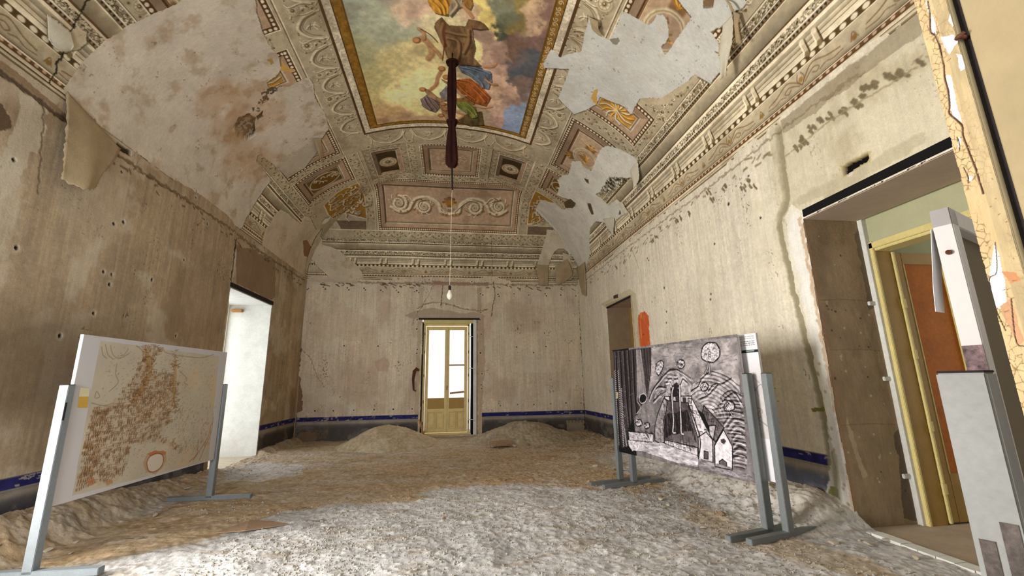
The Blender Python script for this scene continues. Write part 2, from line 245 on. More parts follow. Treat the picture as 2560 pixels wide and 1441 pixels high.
"d_pw3":[[2.157,1.337],[2.161,0.877],[2.127,0.523]],
"d_pipe":[[1.745,1.893],[1.638,1.885],[1.593,1.254],[1.639,1.168],[1.774,1.193],[1.802,1.251]],
"d_pipeh":[[1.731,1.252],[1.648,1.268],[1.597,1.226],[1.627,1.168],[1.711,1.137],[1.764,1.178]],
"d_drip":[[1.804,1.236],[1.814,1.162],[1.762,1.106],[1.769,1.048],[1.848,0.986]],
"d_sky":[[1.409,1.896],[0.005,1.894],[0.054,1.381],[0.245,1.543],[0.559,1.492],[0.669,1.419],[0.795,1.497],[1.0,1.594],[1.242,1.561],[1.439,1.341],[1.545,1.199],[1.494,1.583]],
"d_hillA":[[1.458,1.201],[1.553,1.142],[1.472,1.257],[1.396,1.341],[1.227,1.369],[1.207,1.519],[1.079,1.583],[0.893,1.564],[0.746,1.47],[0.687,1.407],[0.751,1.32],[0.828,1.268],[1.246,1.234]],
"d_hillB":[[0.828,1.268],[0.687,1.407],[0.559,1.492],[0.424,1.549],[0.272,1.556],[0.14,1.483],[0.054,1.381],[0.067,1.13],[0.327,1.004],[0.466,1.064],[0.607,1.164],[0.714,1.221]],
"d_hillC":[[0.285,1.278],[0.141,1.303],[0.037,1.196],[0.096,0.496],[0.26,0.531],[0.24,0.748],[0.312,0.916],[0.466,1.064],[0.376,1.161]],
"d_t1c":[[1.347,1.55],[1.348,1.621],[1.286,1.688],[1.223,1.699],[1.198,1.656],[1.238,1.589],[1.309,1.521]],
"d_t1":[[1.25,1.575],[1.217,1.519]],
"d_t2c":[[0.944,1.658],[0.893,1.692],[0.831,1.679],[0.82,1.633],[0.87,1.596],[0.924,1.604]],
"d_t2":[[0.893,1.603],[0.907,1.558]],
"d_t3c":[[0.529,1.75],[0.494,1.822],[0.408,1.864],[0.302,1.848],[0.26,1.779],[0.28,1.697],[0.363,1.648],[0.454,1.659],[0.521,1.693]],
"d_t3":[[0.446,1.659],[0.457,1.586],[0.507,1.515]],
"d_t3b":[[0.431,1.658],[0.434,1.585],[0.435,1.525]],
"d_t4c":[[0.595,1.358],[0.572,1.4],[0.515,1.412],[0.481,1.376],[0.518,1.334],[0.576,1.321]],
"d_t4":[[0.55,1.334],[0.519,1.274]],
"d_t5c":[[0.279,1.176],[0.224,1.212],[0.158,1.192],[0.16,1.136],[0.226,1.111],[0.281,1.12]],
"d_t5":[[0.226,1.111],[0.192,1.058]],
"d_t6c":[[1.871,0.897],[1.764,0.905],[1.749,0.849],[1.846,0.82],[1.889,0.853]],
"d_t6":[[1.834,0.821],[1.842,0.756]],
"d_t7c":[[1.689,0.868],[1.598,0.881],[1.593,0.833],[1.675,0.806]],
"d_fan1":[[1.246,1.234],[1.101,1.423],[1.017,1.475],[0.939,1.5],[0.836,1.459],[0.759,1.382],[0.758,1.27]],
"d_dark1":[[1.11,1.356],[0.987,1.422],[0.92,1.37],[0.957,1.24],[1.127,1.236]],
"d_court":[[1.209,1.208],[0.779,1.244],[0.79,1.169],[0.747,0.879],[0.755,0.71],[1.309,0.699],[1.286,0.938],[1.204,1.102]],
"d_courtD":[[1.215,1.022],[0.853,1.092],[0.754,0.722],[1.013,0.718],[1.193,0.763],[1.309,0.699],[1.286,0.938]],
"d_floorC":[[1.193,0.763],[0.819,0.848],[0.755,0.71],[1.31,0.692]],
"d_wallL":[[1.248,1.22],[1.181,1.195],[1.245,1.02],[1.296,0.937],[1.314,0.659],[1.388,0.638],[1.508,0.664],[1.472,0.857],[1.399,1.011]],
"d_wallR":[[0.815,1.231],[0.748,1.22],[0.582,0.904],[0.502,0.819],[0.728,0.785],[0.828,1.143]],
"d_wallB":[[1.245,1.241],[0.76,1.257],[0.772,1.17],[1.211,1.194]],
"d_wallF":[[1.31,0.692],[0.746,0.664],[0.76,0.568],[1.316,0.646]],
"d_wallF2":[[2.077,0.727],[1.519,0.744],[1.533,0.634],[1.778,0.621],[2.067,0.603]],
"d_bldg1":[[0.72,0.786],[0.589,0.857],[0.508,0.779],[0.538,0.532],[0.748,0.535]],
"d_bldg2":[[0.487,0.719],[0.335,0.903],[0.242,0.737],[0.279,0.496],[0.514,0.491]],
"d_roof2":[[0.577,1.153],[0.324,0.926],[0.467,0.755],[0.504,0.808],[0.55,0.907],[0.623,1.055]],
"d_shad2":[[0.682,1.1],[0.591,1.057],[0.489,0.809],[0.507,0.784],[0.582,0.904]],
"d_tower":[[0.539,0.931],[0.439,0.939],[0.494,0.775],[0.545,0.838]],
"d_win1":[[0.394,0.797],[0.342,0.813],[0.311,0.784],[0.352,0.746],[0.393,0.758]],
"d_door1":[[0.454,0.5],[0.445,0.557],[0.398,0.586],[0.345,0.561],[0.35,0.485]],
"d_door2":[[0.653,0.641],[0.591,0.637],[0.603,0.556],[0.666,0.552]],
"d_hand1":[[0.825,1.168],[0.695,0.788],[0.747,0.547]],
"d_hand2":[[0.487,0.719],[0.514,0.491],[0.28,0.491],[0.242,0.737],[0.335,0.903],[0.487,0.719]],
"d_water":[[1.757,0.609],[1.533,0.634],[1.316,0.646],[0.76,0.568],[0.761,0.451],[1.199,0.444],[1.432,0.461],[1.795,0.493]],
"d_rock":[[2.093,0.601],[1.666,0.619],[1.795,0.493],[2.011,0.465],[2.089,0.528]],
"d_l1":[[1.053,1.356],[1.094,1.264],[1.109,0.95],[1.139,0.806],[1.093,0.798]],
"d_l2":[[0.937,1.382],[0.953,1.266],[0.979,0.959],[0.991,0.808],[0.957,0.798]],
"d_f1":[[1.074,1.343],[1.103,1.409],[1.183,1.396]],
"d_f2":[[1.064,1.343],[1.061,1.436],[1.138,1.436]],
"d_f3":[[0.961,1.344],[0.948,1.434],[1.023,1.435]],
"d_f4":[[0.92,1.37],[0.875,1.434],[0.809,1.395]],
"d_ground":[[0.748,0.535],[0.262,0.52],[0.097,0.485],[0.102,0.418],[0.275,0.433],[0.777,0.449]],
"d_hl1":[[0.058,1.066],[0.192,1.058],[0.323,0.937]],
"d_hl2":[[0.056,0.991],[0.173,1.004],[0.269,0.92]],
"d_hl3":[[0.062,0.916],[0.156,0.94],[0.249,0.867]],
"d_hl4":[[0.067,0.842],[0.155,0.865],[0.233,0.792]],
"d_hl5":[[0.072,0.768],[0.153,0.79],[0.23,0.728]],
"d_hl6":[[0.077,0.695],[0.151,0.716],[0.24,0.662]],
"d_hl7":[[0.082,0.621],[0.15,0.643],[0.25,0.597]],
"d_h1":[[0.789,1.294],[0.642,1.37],[0.563,1.467],[0.426,1.537]],
"d_h2":[[0.489,1.322],[0.386,1.393],[0.266,1.405],[0.144,1.46]],
"d_h3":[[0.285,1.278],[0.165,1.325],[0.05,1.282]],
"d_h4":[[0.631,1.223],[0.496,1.274],[0.343,1.382]],
"d_h5":[[0.459,1.111],[0.335,1.14],[0.318,1.255]],
"d_h6":[[1.396,1.341],[1.309,1.369],[1.189,1.356]],
"d_h7":[[1.462,1.173],[1.324,1.259],[1.112,1.343]],
"d_h8":[[1.207,1.519],[1.079,1.583],[0.911,1.564],[0.746,1.47]],
"d_h9":[[0.361,1.161],[0.141,1.303],[0.05,1.195]],
"d_h10":[[1.545,1.199],[1.439,1.341],[1.207,1.519]],
"d_sticker":[[2.321,1.281],[2.26,1.282],[2.272,1.187],[2.327,1.186]],
"j_c1":[[0.0149,1.9898],[0.0141,1.9722],[0.0089,1.9433],[0.0135,1.9295],[0.0144,1.8867],[0.0114,1.864],[0.0107,1.8398],[0.0081,1.8194],[0.0061,1.8098],[0.0163,1.7856],[0.0146,1.7698],[0.016,1.7459],[0.0177,1.7163],[0.0182,1.6822]],
"j_c2":[[0.0127,1.9302],[0.0156,1.9135],[0.0144,1.8867]],
"j_c3":[[-0.006,1.8592],[-0.0054,1.8403],[-0.0056,1.8044],[-0.0035,1.781]],
"j_c4":[[0.0075,1.772],[0.0082,1.7631],[0.0067,1.7523]],
"j_c5":[[0.0055,1.7269],[0.0075,1.7134],[0.0058,1.704]],
"j_c6":[[0.0366,1.8354],[0.0395,1.8119],[0.0374,1.78],[0.0395,1.7402],[0.0378,1.7116],[0.0367,1.6927]],
"j_w1":[[0.0137,1.9928],[0.0155,1.988],[0.0164,1.9651],[0.0169,1.9501],[0.0143,1.9288],[0.0094,1.9453],[0.0132,1.9707]],
"j_w2":[[0.0198,1.9249],[0.0337,1.9155],[0.0359,1.9021],[0.0236,1.8926],[0.0201,1.9094]],
"j_w3":[[0.0361,1.9514],[0.0393,1.9423],[0.0386,1.9269],[0.0347,1.9284],[0.032,1.9403]],
"j_w4":[[0.0309,1.8863],[0.0375,1.8783],[0.0356,1.86],[0.0303,1.86]],
"j_w5":[[0.0145,1.8661],[0.019,1.8625],[0.0177,1.8279],[0.0159,1.788],[0.0087,1.8058],[0.0106,1.8376]],
"j_w6":[[-0.0026,1.8428],[-0.0014,1.8329],[-0.0004,1.7791],[-0.0047,1.7817],[-0.0052,1.8153]],
"j_w7":[[0.0083,1.7715],[0.0111,1.7676],[0.0065,1.7514],[0.0055,1.7625]],
"j_w8":[[0.0361,1.785],[0.0399,1.7702],[0.0413,1.7332],[0.0378,1.7392]],
"j_w9":[[0.0072,1.7156],[0.0124,1.7099],[0.0089,1.7046],[0.0063,1.7079]],
"j_w10":[[0.0169,1.6156],[0.0178,1.5939],[0.0129,1.5328],[0.0018,1.5313],[-0.0021,1.5459],[0.003,1.5767]],
"j_b1":[[0.0038,1.5344],[0.0176,1.5421],[0.0191,1.4888],[0.0128,1.4829],[0.0069,1.5168]],
"j_b2":[[0.0156,1.577],[0.0307,1.573],[0.0323,1.5625],[0.0214,1.56]],
"j_c7":[[0.0169,1.6156],[0.0104,1.5783],[0.001,1.57],[0.0004,1.5315],[0.0041,1.5037]],
"j_c8":[[0.0176,1.5421],[0.0116,1.4895],[0.0178,1.4825]],
"j_w11":[[-0.0055,1.5501],[0.0006,1.5454],[0.0004,1.5315],[-0.0049,1.5465]],
"flap_big":[[[-4.267,4.814,4.701],[-4.272,5.67,4.495]],[[-4.228,4.834,4.407],[-4.232,5.594,4.341]],[[-4.191,4.839,4.12],[-4.186,5.449,4.112]],[[-4.154,4.834,3.833],[-4.15,5.337,3.95]],[[-4.128,4.824,3.634],[-4.124,5.246,3.733]]],
"flap_curlL":[[[-2.959,8.702,6.598],[-2.833,8.81,6.673]],[[-2.967,8.881,6.554],[-2.872,8.968,6.612]],[[-2.982,9.087,6.52],[-2.93,9.29,6.541]],[[-2.978,9.29,6.499],[-3.001,9.535,6.473]]],
"flap_stripA":[[[2.686,13.086,5.158],[3.081,13.089,5.14]],[[2.678,13.011,4.951],[3.061,13.033,4.938]],[[2.723,13.014,4.716],[3.04,13.034,4.7]],[[2.759,13.036,4.486],[3.036,13.056,4.469]]],
"flap_stripB":[[[3.293,13.098,5.094],[3.703,13.04,5.356]],[[3.311,13.036,4.917],[3.833,13.069,5.097]],[[3.284,13.016,4.699],[3.878,13.084,4.833]],[[3.302,13.019,4.49],[3.566,13.057,4.582]]],
"flap_cone":[[[3.472,4.299,5.981],[3.484,4.121,5.967]],[[3.52,4.468,5.843],[3.494,4.155,5.797]],[[3.524,4.508,5.766],[3.529,4.244,5.679]],[[3.576,4.529,5.62],[3.575,4.387,5.592]],[[3.621,4.567,5.5],[3.635,4.55,5.475]]],
"flap_roll":[[[3.45,4.072,5.969],[3.516,4.042,5.893]],[[3.479,4.108,5.84],[3.521,4.093,5.788]],[[3.519,4.16,5.715],[3.561,4.138,5.657]],[[3.536,4.175,5.641],[3.577,4.144,5.582]]],
"flap_tail":[[[3.349,4.051,6.097],[3.37,4.029,6.077]],[[3.372,4.03,6.006],[3.384,4.004,5.992]],[[3.413,4.041,5.938],[3.422,4.017,5.928]]],
"flap_fold":[[[3.662,7.788,5.755],[3.656,7.418,5.761]],[[3.698,7.85,5.652],[3.701,7.492,5.601]],[[3.745,7.901,5.534],[3.75,7.605,5.477]],[[3.771,7.937,5.443],[3.77,7.777,5.42]]],
"flap_rag":[[[3.817,9.921,5.511],[3.898,9.41,5.343]],[[3.861,9.892,5.371],[3.914,9.444,5.243]],[[3.927,9.818,5.184],[3.943,9.593,5.134]],[[3.964,9.777,5.033],[3.967,9.678,5.019]]],
"flap_ragb":[[[3.812,9.025,5.518],[3.843,8.724,5.458]],[[3.857,8.869,5.373],[3.88,8.698,5.321]],[[3.904,8.868,5.236],[3.927,8.658,5.17]]],
"flap_corner":[[[4.003,13.064,5.045],[4.008,12.18,5.022]],[[4.034,12.988,4.785],[4.043,12.282,4.633]],[[4.039,12.885,4.47],[4.038,12.279,4.331]],[[4.039,12.727,4.138],[4.038,12.3,3.987]]],
"flap_mid":[[[2.039,5.315,6.935],[2.141,5.497,6.893]],[[2.086,5.294,6.876],[2.216,5.499,6.821]],[[2.163,5.287,6.827],[2.314,5.52,6.792]]],
"flap_tl":[[[-4.123,4.283,5.207],[-4.206,4.442,5.036]],[[-4.128,4.426,5.238],[-4.216,4.59,5.028]],[[-4.142,4.576,5.263],[-4.198,4.695,5.122]]],
"flap_corner2":[[[-3.713,12.174,5.973],[-3.602,12.094,6.091]],[[-3.646,12.278,6.015],[-3.511,12.143,6.15]],[[-3.54,12.264,6.111],[-3.442,12.114,6.202]]]
}
# ---------------- noise
def _h(ix,iy,seed):
    n=(ix.astype(np.int64)*374761393+iy.astype(np.int64)*668265263+seed*1442695041)&0xFFFFFFFF
    n=((n^(n>>13))*1274126177)&0xFFFFFFFF; n=n^(n>>16); return (n&0xFFFFFF).astype(np.float32)/16777215.
def vn(x,y,seed=0):
    ix=np.floor(x);iy=np.floor(y);fx=(x-ix).astype(np.float32);fy=(y-iy).astype(np.float32); fx=fx*fx*(3-2*fx);fy=fy*fy*(3-2*fy)
    a=_h(ix,iy,seed);b=_h(ix+1,iy,seed);c=_h(ix,iy+1,seed);d=_h(ix+1,iy+1,seed)
    return (a*(1-fx)+b*fx)*(1-fy)+(c*(1-fx)+d*fx)*fy
def fbm(x,y,oct=4,seed=0):
    s=0;a=1;t=0
    for i in range(oct): s=s+a*vn(x,y,seed+i*17);t+=a;a*=.55;x=x*2.03+5.1;y=y*2.03+1.7
    return s/t
def sst(a,b,x): t=np.clip((x-a)/(b-a),0,1); return t*t*(3-2*t)
# ---------------- canvas: a painted surface measured in metres
class Cv:
    def __init__(s,x0,x1,y0,y1,res,base=(180,170,150)):
        s.X=np.arange(x0,x1+res*.5,res); s.Y=np.arange(y0,y1+res*.5,res); s.res=res
        s.C=np.empty((len(s.Y),len(s.X),3),np.float32); s.C[:]=base
        s.D=np.zeros((len(s.Y),len(s.X)),np.float32)   # relief in metres towards the room
    def g(s): return np.meshgrid(s.X,s.Y)
    def win(s,x0,x1,y0,y1,m=0):
        i0=max(0,int(np.searchsorted(s.X,x0-m)));i1=min(len(s.X),int(np.searchsorted(s.X,x1+m))+1)
        j0=max(0,int(np.searchsorted(s.Y,y0-m)));j1=min(len(s.Y),int(np.searchsorted(s.Y,y1+m))+1)
        return (slice(j0,j1),slice(i0,i1)) if i1>i0 and j1>j0 else None
    def mix(s,w,m,col):
        m=m[...,None]; s.C[w]=s.C[w]*(1-m)+np.asarray(col,np.float32)*m
    def inside(s,pts,jit=0,js=.12,seed=3):
        P=np.array(pts,float); w=s.win(P[:,0].min(),P[:,0].max(),P[:,1].min(),P[:,1].max(),jit+.02)
        if w is None: return None,None
        x,y=np.meshgrid(s.X[w[1]],s.Y[w[0]])
        if jit:
            x=x+jit*2*(fbm(x/js,y/js,4,seed)-.5); y=y+jit*2*(fbm(x/js+9,y/js+4,4,seed+5)-.5)
        m=np.zeros(x.shape,bool); n=len(P)
        for i in range(n):
            xa,ya=P[i];xb,yb=P[(i+1)%n]
            if ya==yb: continue
            m^=((y>=ya)!=(y>=yb))&(x<(xb-xa)*(y-ya)/(yb-ya)+xa)
        return w,m
    def poly(s,pts,col,a=1,jit=0,js=.12,seed=3,depth=None):
        w,m=s.inside(pts,jit,js,seed)
        if w is None: return None,None
        s.mix(w,m.astype(np.float32)*a,col)
        if depth is not None: s.D[w]=np.where(m,depth,s.D[w])
        return w,m
    def stroke(s,pts,wd,col,a=1,soft=.5,spl=True,depth=0,jit=0):
        P=np.array(pts,float)
        if spl and len(P)>2: P=smooth(P)
        w=s.win(P[:,0].min(),P[:,0].max(),P[:,1].min(),P[:,1].max(),wd*1.6+jit+s.res)
        if w is None: return
        x,y=np.meshgrid(s.X[w[1]],s.Y[w[0]])
        if jit: x=x+jit*2*(fbm(x/.06,y/.06,3,7)-.5); y=y+jit*2*(fbm(x/.06,y/.06+8,3,9)-.5)
        d=np.full(x.shape,1e9,np.float32)
        if x.size*len(P)>3e6:   # long strokes: work segment by segment
            d=None
            for i in range(len(P)-1): s.stroke(P[i:i+2],wd,col,a,soft,False,depth,jit)
            return
        for i in range(len(P)-1):
            a0=P[i];v=P[i+1]-a0;L=v@v
            if L<1e-12: continue
            t=np.clip(((x-a0[0])*v[0]+(y-a0[1])*v[1])/L,0,1)
            d=np.minimum(d,np.hypot(x-a0[0]-t*v[0],y-a0[1]-t*v[1]))
        h=max(wd*.5,s.res*.35); m=np.clip((h*(1+soft)-d)/(h*soft*2+1e-6),0,1)*min(1,wd/(s.res*.7))
        s.mix(w,m*a,col)
        if depth: s.D[w]+=m*depth
    def disc(s,c,r,col,a=1,soft=.25,ry=None,depth=0):
        ry=ry or r
        w=s.win(c[0]-r,c[0]+r,c[1]-ry,c[1]+ry,.3*max(r,ry)+s.res)
        if w is None: return
        x,y=np.meshgrid(s.X[w[1]],s.Y[w[0]]); d=np.hypot((x-c[0])/r,(y-c[1])/ry)
        m=np.clip((1+soft-d)/(2*soft),0,1)
        s.mix(w,m*a,col)
        if depth: s.D[w]+=m*depth
    def ring(s,c,r,wd,col,a=1,ry=None):
        n=18; ry=ry or r
        s.stroke([(c[0]+r*math.cos(i*2*math.pi/n),c[1]+ry*math.sin(i*2*math.pi/n)) for i in range(n+1)],wd,col,a,spl=False)
    def mul(s,w,f): s.C[w]*=f[...,None]
def smooth(P,n=5):
    P=np.asarray(P,float); Q=np.vstack([2*P[0]-P[1],P,2*P[-1]-P[-2]]); out=[]
    for i in range(1,len(Q)-2):
        for t in np.arange(n)/n:
            a,b,c,d=Q[i-1:i+3]; out.append(.5*((2*b)+(c-a)*t+(2*a-5*b+4*c-d)*t*t+(3*b-a-3*c+d)*t**3))
    out.append(P[-1]); return np.array(out)
# ---------------- mesh helpers
def link(name,me,mat=None,parent=None):
    o=bpy.data.objects.new(name,me); COL.objects.link(o)
    if mat:
        for m_ in (mat if isinstance(mat,(list,tuple)) else [mat]): me.materials.append(m_)
    if parent: o.parent=parent
    return o
def grid_mesh(name,P,C=None,keep=None):
    h,w=P.shape[:2]; idx=np.arange(h*w,dtype=np.int32).reshape(h,w)
    q=np.stack([idx[:-1,:-1],idx[:-1,1:],idx[1:,1:],idx[1:,:-1]],-1).reshape(-1,4)
    if keep is not None: q=q[keep.reshape(-1)]
    V=P.reshape(-1,3).astype(np.float32); Cc=None if C is None else C.reshape(-1,3)
    if keep is not None and not keep.all():
        used=np.zeros(len(V),bool); used[q.reshape(-1)]=True; mp=np.cumsum(used)-1; q=mp[q].astype(np.int32); V=V[used]
        if Cc is not None: Cc=Cc[used]
    me=bpy.data.meshes.new(name); n=len(q)
    me.vertices.add(len(V)); me.vertices.foreach_set('co',V.reshape(-1))
    me.loops.add(n*4); me.loops.foreach_set('vertex_index',np.ascontiguousarray(q.reshape(-1),dtype=np.int32))
    me.polygons.add(n); me.polygons.foreach_set('loop_start',np.arange(0,n*4,4,dtype=np.int32)); me.polygons.foreach_set('loop_total',np.full(n,4,np.int32))
    me.update(calc_edges=True)
    me.polygons.foreach_set('use_smooth',np.ones(n,bool))
    if Cc is not None:
        a=me.color_attributes.new('Col','BYTE_COLOR','POINT'); c=np.ones((len(V),4),np.float32); c[:,:3]=np.clip(Cc/255.,0,1)
        a.data.foreach_set('color_srgb',c.reshape(-1))
    return me
def srgb(c): return tuple(((v/255.)/12.92 if v<=10 else (((v/255.)+.055)/1.055)**2.4) for v in c)+(1,)
def mat(name,col=None,rough=.85,attr=False,n1=(40,.12),n2=(6,.10),bump=.15,bscale=60,metal=0,spec=.3,dist=.01,streak=0):
    m=bpy.data.materials.new(name); m.use_nodes=True; nt=m.node_tree; N=nt.nodes; L=nt.links; p=N['Principled BSDF']
    p.inputs['Roughness'].default_value=rough; p.inputs['Metallic'].default_value=metal; p.inputs['Specular IOR Level'].default_value=spec
    tc=N.new('ShaderNodeTexCoord'); src=tc.outputs['Object']
    if attr:
        a=N.new('ShaderNodeAttribute'); a.attribute_name='Col'; c=a.outputs['Color']
    else:
        r=N.new('ShaderNodeRGB'); r.outputs[0].default_value=srgb(col); c=r.outputs[0]
    for k,(sc,am) in enumerate((n1,n2)):
        if am<=0: continue
        nz=N.new('ShaderNodeTexNoise'); nz.inputs['Scale'].default_value=sc; nz.inputs['Detail'].default_value=5; nz.inputs['Roughness'].default_value=.6
        L.new(src,nz.inputs['Vector'])
        mr=N.new('ShaderNodeMapRange'); mr.inputs['From Min'].default_value=.3; mr.inputs['From Max'].default_value=.7; mr.inputs['To Min'].default_value=1-am; mr.inputs['To Max'].default_value=1+am*.8
        L.new(nz.outputs[0],mr.inputs[0])
        vm=N.new('ShaderNodeVectorMath'); vm.operation='SCALE'; L.new(c,vm.inputs[0]); L.new(mr.outputs[0],vm.inputs['Scale']); c=vm.outputs[0]
    if streak:
        mp=N.new('ShaderNodeMapping'); mp.inputs['Scale'].default_value=(14,14,1.2); L.new(src,mp.inputs[0])
        nz=N.new('ShaderNodeTexNoise'); nz.inputs['Scale'].default_value=2.2; nz.inputs['Detail'].default_value=6; L.new(mp.outputs[0],nz.inputs['Vector'])
        mr=N.new('ShaderNodeMapRange'); mr.inputs['From Min'].default_value=.3; mr.inputs['From Max'].default_value=.7; mr.inputs['To Min'].default_value=1-streak; mr.inputs['To Max'].default_value=1+streak
        L.new(nz.outputs[0],mr.inputs[0]); vm=N.new('ShaderNodeVectorMath'); vm.operation='SCALE'; L.new(c,vm.inputs[0]); L.new(mr.outputs[0],vm.inputs['Scale']); c=vm.outputs[0]
    L.new(c,p.inputs['Base Color'])
    if bump:
        nb=N.new('ShaderNodeTexNoise'); nb.inputs['Scale'].default_value=bscale; nb.inputs['Detail'].default_value=6; nb.inputs['Roughness'].default_value=.65; L.new(src,nb.inputs['Vector'])
        b=N.new('ShaderNodeBump'); b.inputs['Strength'].default_value=bump; b.inputs['Distance'].default_value=dist; L.new(nb.outputs[0],b.inputs['Height']); L.new(b.outputs[0],p.inputs['Normal'])
    return m
MW=mat('plaster',attr=True,rough=.95,n1=(70,.10),n2=(9,.07),bump=.5,bscale=45,streak=.05,spec=.1)
MC=mat('painted_vault',attr=True,rough=.9,n1=(90,.09),n2=(5,.06),bump=.3,bscale=60,spec=.15)
MF=mat('dirt',attr=True,rough=1,n1=(75,.10),n2=(11,.05),bump=.5,bscale=46,spec=.05,dist=.02)
MP=mat('print',attr=True,rough=.75,n1=(200,.02),n2=(4,.01),bump=0,spec=.12)
M_steel=mat('grey_steel',(118,122,122),rough=.45,n1=(60,.08),n2=(6,.08),bump=.05,metal=.35,spec=.5)
M_galv=mat('pale_steel',(138,138,136),rough=.55,n1=(60,.08),n2=(6,.08),bump=.05,metal=.1,spec=.4)
M_galv2=mat('brushed_steel',(116,121,123),rough=.6,n1=(60,.08),n2=(6,.08),bump=.05,metal=.1,spec=.4)
M_white=mat('white_board',(196,190,188),rough=.5,n1=(60,.02),n2=(6,.02),bump=0)
M_cream=mat('cream_paint',(214,190,130),rough=.6,n1=(50,.10),n2=(7,.10),bump=.2)
M_ycream=mat('mustard_paint',(164,130,66),rough=.6,n1=(50,.08),n2=(7,.08),bump=.15)
M_yedge=mat('pale_yellow_paint',(204,188,124),rough=.6,n1=(50,.08),n2=(7,.08),bump=.15)
M_white2=mat('white_plaster',(208,207,200),rough=.9,n1=(40,.06),n2=(5,.10),bump=.4)
M_green=mat('pale_green_plaster',(168,166,132),rough=.9,n1=(50,.04),n2=(5,.05),bump=.2)
M_brown=mat('brown_reveal',(150,130,104),rough=.95,n1=(60,.12),n2=(5,.14),bump=.4,streak=.06)
M_soffit=mat('grey_board',(182,164,146),rough=.8,n1=(60,.08),n2=(6,.08),bump=.2)
M_dark=mat('dark_iron',(30,22,20),rough=.8,n1=(60,.2),n2=(6,.1),bump=.2)
M_rust=mat('rusty_iron',(92,56,34),rough=.8,n1=(80,.3),n2=(10,.2),bump=.5,metal=.3)
M_black=mat('void',(10,9,9),rough=1,bump=0)
M_orange=mat('amber_panel',(182,106,36),rough=.8,n1=(30,.14),n2=(4,.12),bump=.05)
M_hall=mat('hall_concrete',(166,148,126),rough=.8,n1=(40,.08),n2=(4,.12),bump=.2)
M_wood=mat('raw_wood',(168,124,66),rough=.7,n1=(60,.15),n2=(8,.1),bump=.2)
M_maroon=mat('maroon_cloth',(50,26,22),rough=.95,n1=(60,.25),n2=(10,.3),bump=.6,spec=.1)
M_bulb=mat('milky_glass',(226,218,196),rough=.25,n1=(5,.01),n2=(5,.01),bump=0,spec=.6)
M_cord=mat('pale_cord',(214,200,170),rough=.7,bump=0)
M_paper=mat('canvas_backing',(170,150,118),rough=.95,n1=(60,.08),n2=(5,.14),bump=.4)
M_paperw=mat('pale_canvas',(206,198,178),rough=.95,n1=(60,.06),n2=(5,.1),bump=.3)
M_stone=mat('plaster_chunk',(186,174,154),rough=1,n1=(60,.15),n2=(10,.15),bump=.6)
M_stoneb=mat('brick_chunk',(150,122,96),rough=1,n1=(60,.15),n2=(10,.15),bump=.6)
M_sticker=mat('yellow_label',(188,152,50),rough=.5,n1=(90,.1),n2=(6,.05),bump=0)
M_stickerp=mat('label_paper',(206,196,160),rough=.5,n1=(90,.05),n2=(6,.05),bump=0)
M_sheet=mat('clear_sleeve',(224,226,232),rough=.3,n1=(90,.02),n2=(6,.05),bump=0)
M_hard=mat('hardboard',(112,100,82),rough=.8,n1=(90,.05),n2=(6,.05),bump=.1)
M_leafp=mat('leaf_paint',(146,129,97),rough=.75,n1=(30,.06),n2=(5,.08),bump=.25,bscale=30,spec=.15)
M_glass=bpy.data.materials.new('dusty_glass'); M_glass.use_nodes=True
_n=M_glass.node_tree; _p=_n.nodes['Principled BSDF']; _p.inputs['Base Color'].default_value=(.92,.9,.84,1); _p.inputs['Roughness'].default_value=.1; _p.inputs['Alpha'].default_value=.22
def bx(bm,x0,x1,y0,y1,z0,z1,M=None):
    r=bmesh.ops.create_cube(bm,size=1); vs=r['verts']
    for v in vs: v.co=Vector((x0+(v.co.x+.5)*(x1-x0),y0+(v.co.y+.5)*(y1-y0),z0+(v.co.z+.5)*(z1-z0)))
    if M is not None: bmesh.ops.transform(bm,matrix=M,verts=vs)
    return vs
def fin(name,bm,m,parent=None,bev=0,smooth_=False):
    if bev: bmesh.ops.bevel(bm,geom=[e for e in bm.edges],offset=bev,segments=2,affect='EDGES',profile=.6)
    bmesh.ops.recalc_face_normals(bm,faces=bm.faces)
    me=bpy.data.meshes.new(name); bm.to_mesh(me); bm.free()
    if smooth_: me.polygons.foreach_set('use_smooth',np.ones(len(me.polygons),bool))
    return link(name,me,m,parent)
def box(name,x0,x1,y0,y1,z0,z1,m,parent=None,bev=.004,M=None):
    bm=bmesh.new(); bx(bm,x0,x1,y0,y1,z0,z1)
    if bev: bmesh.ops.bevel(bm,geom=list(bm.edges),offset=bev,segments=2,affect='EDGES')
    if M is not None: bmesh.ops.transform(bm,matrix=M,verts=bm.verts)
    return fin(name,bm,m,parent)
def tube(bm,pts,rs,seg=12):
    pts=[Vector(p_) for p_ in pts]; rings=[]
    if not hasattr(rs,'__len__'): rs=[rs]*len(pts)
    for i,p_ in enumerate(pts):
        t=(pts[min(i+1,len(pts)-1)]-pts[max(i-1,0)]).normalized(); a=t.orthogonal().normalized() if i==0 else (a-t*a.dot(t)).normalized(); b=t.cross(a)
        rings.append([bm.verts.new(p_+(a*math.cos(k*2*math.pi/seg)+b*math.sin(k*2*math.pi/seg))*rs[i]) for k in range(seg)])
    for i in range(len(rings)-1):
        for k in range(seg): bm.faces.new((rings[i][k],rings[i][(k+1)%seg],rings[i+1][(k+1)%seg],rings[i+1][k]))
    bm.faces.new(rings[0][::-1]); bm.faces.new(rings[-1])
def empty(name,label,cat,loc=(0,0,0),group=None):
    o=bpy.data.objects.new(name,None); COL.objects.link(o); o.location=loc; tag(o,label,cat,group); return o
def tag(o,label,cat,group=None):
    o['label']=label; o['category']=cat
    if group: o['group']=group
    return o
def struct(o): o['kind']='structure'; return o
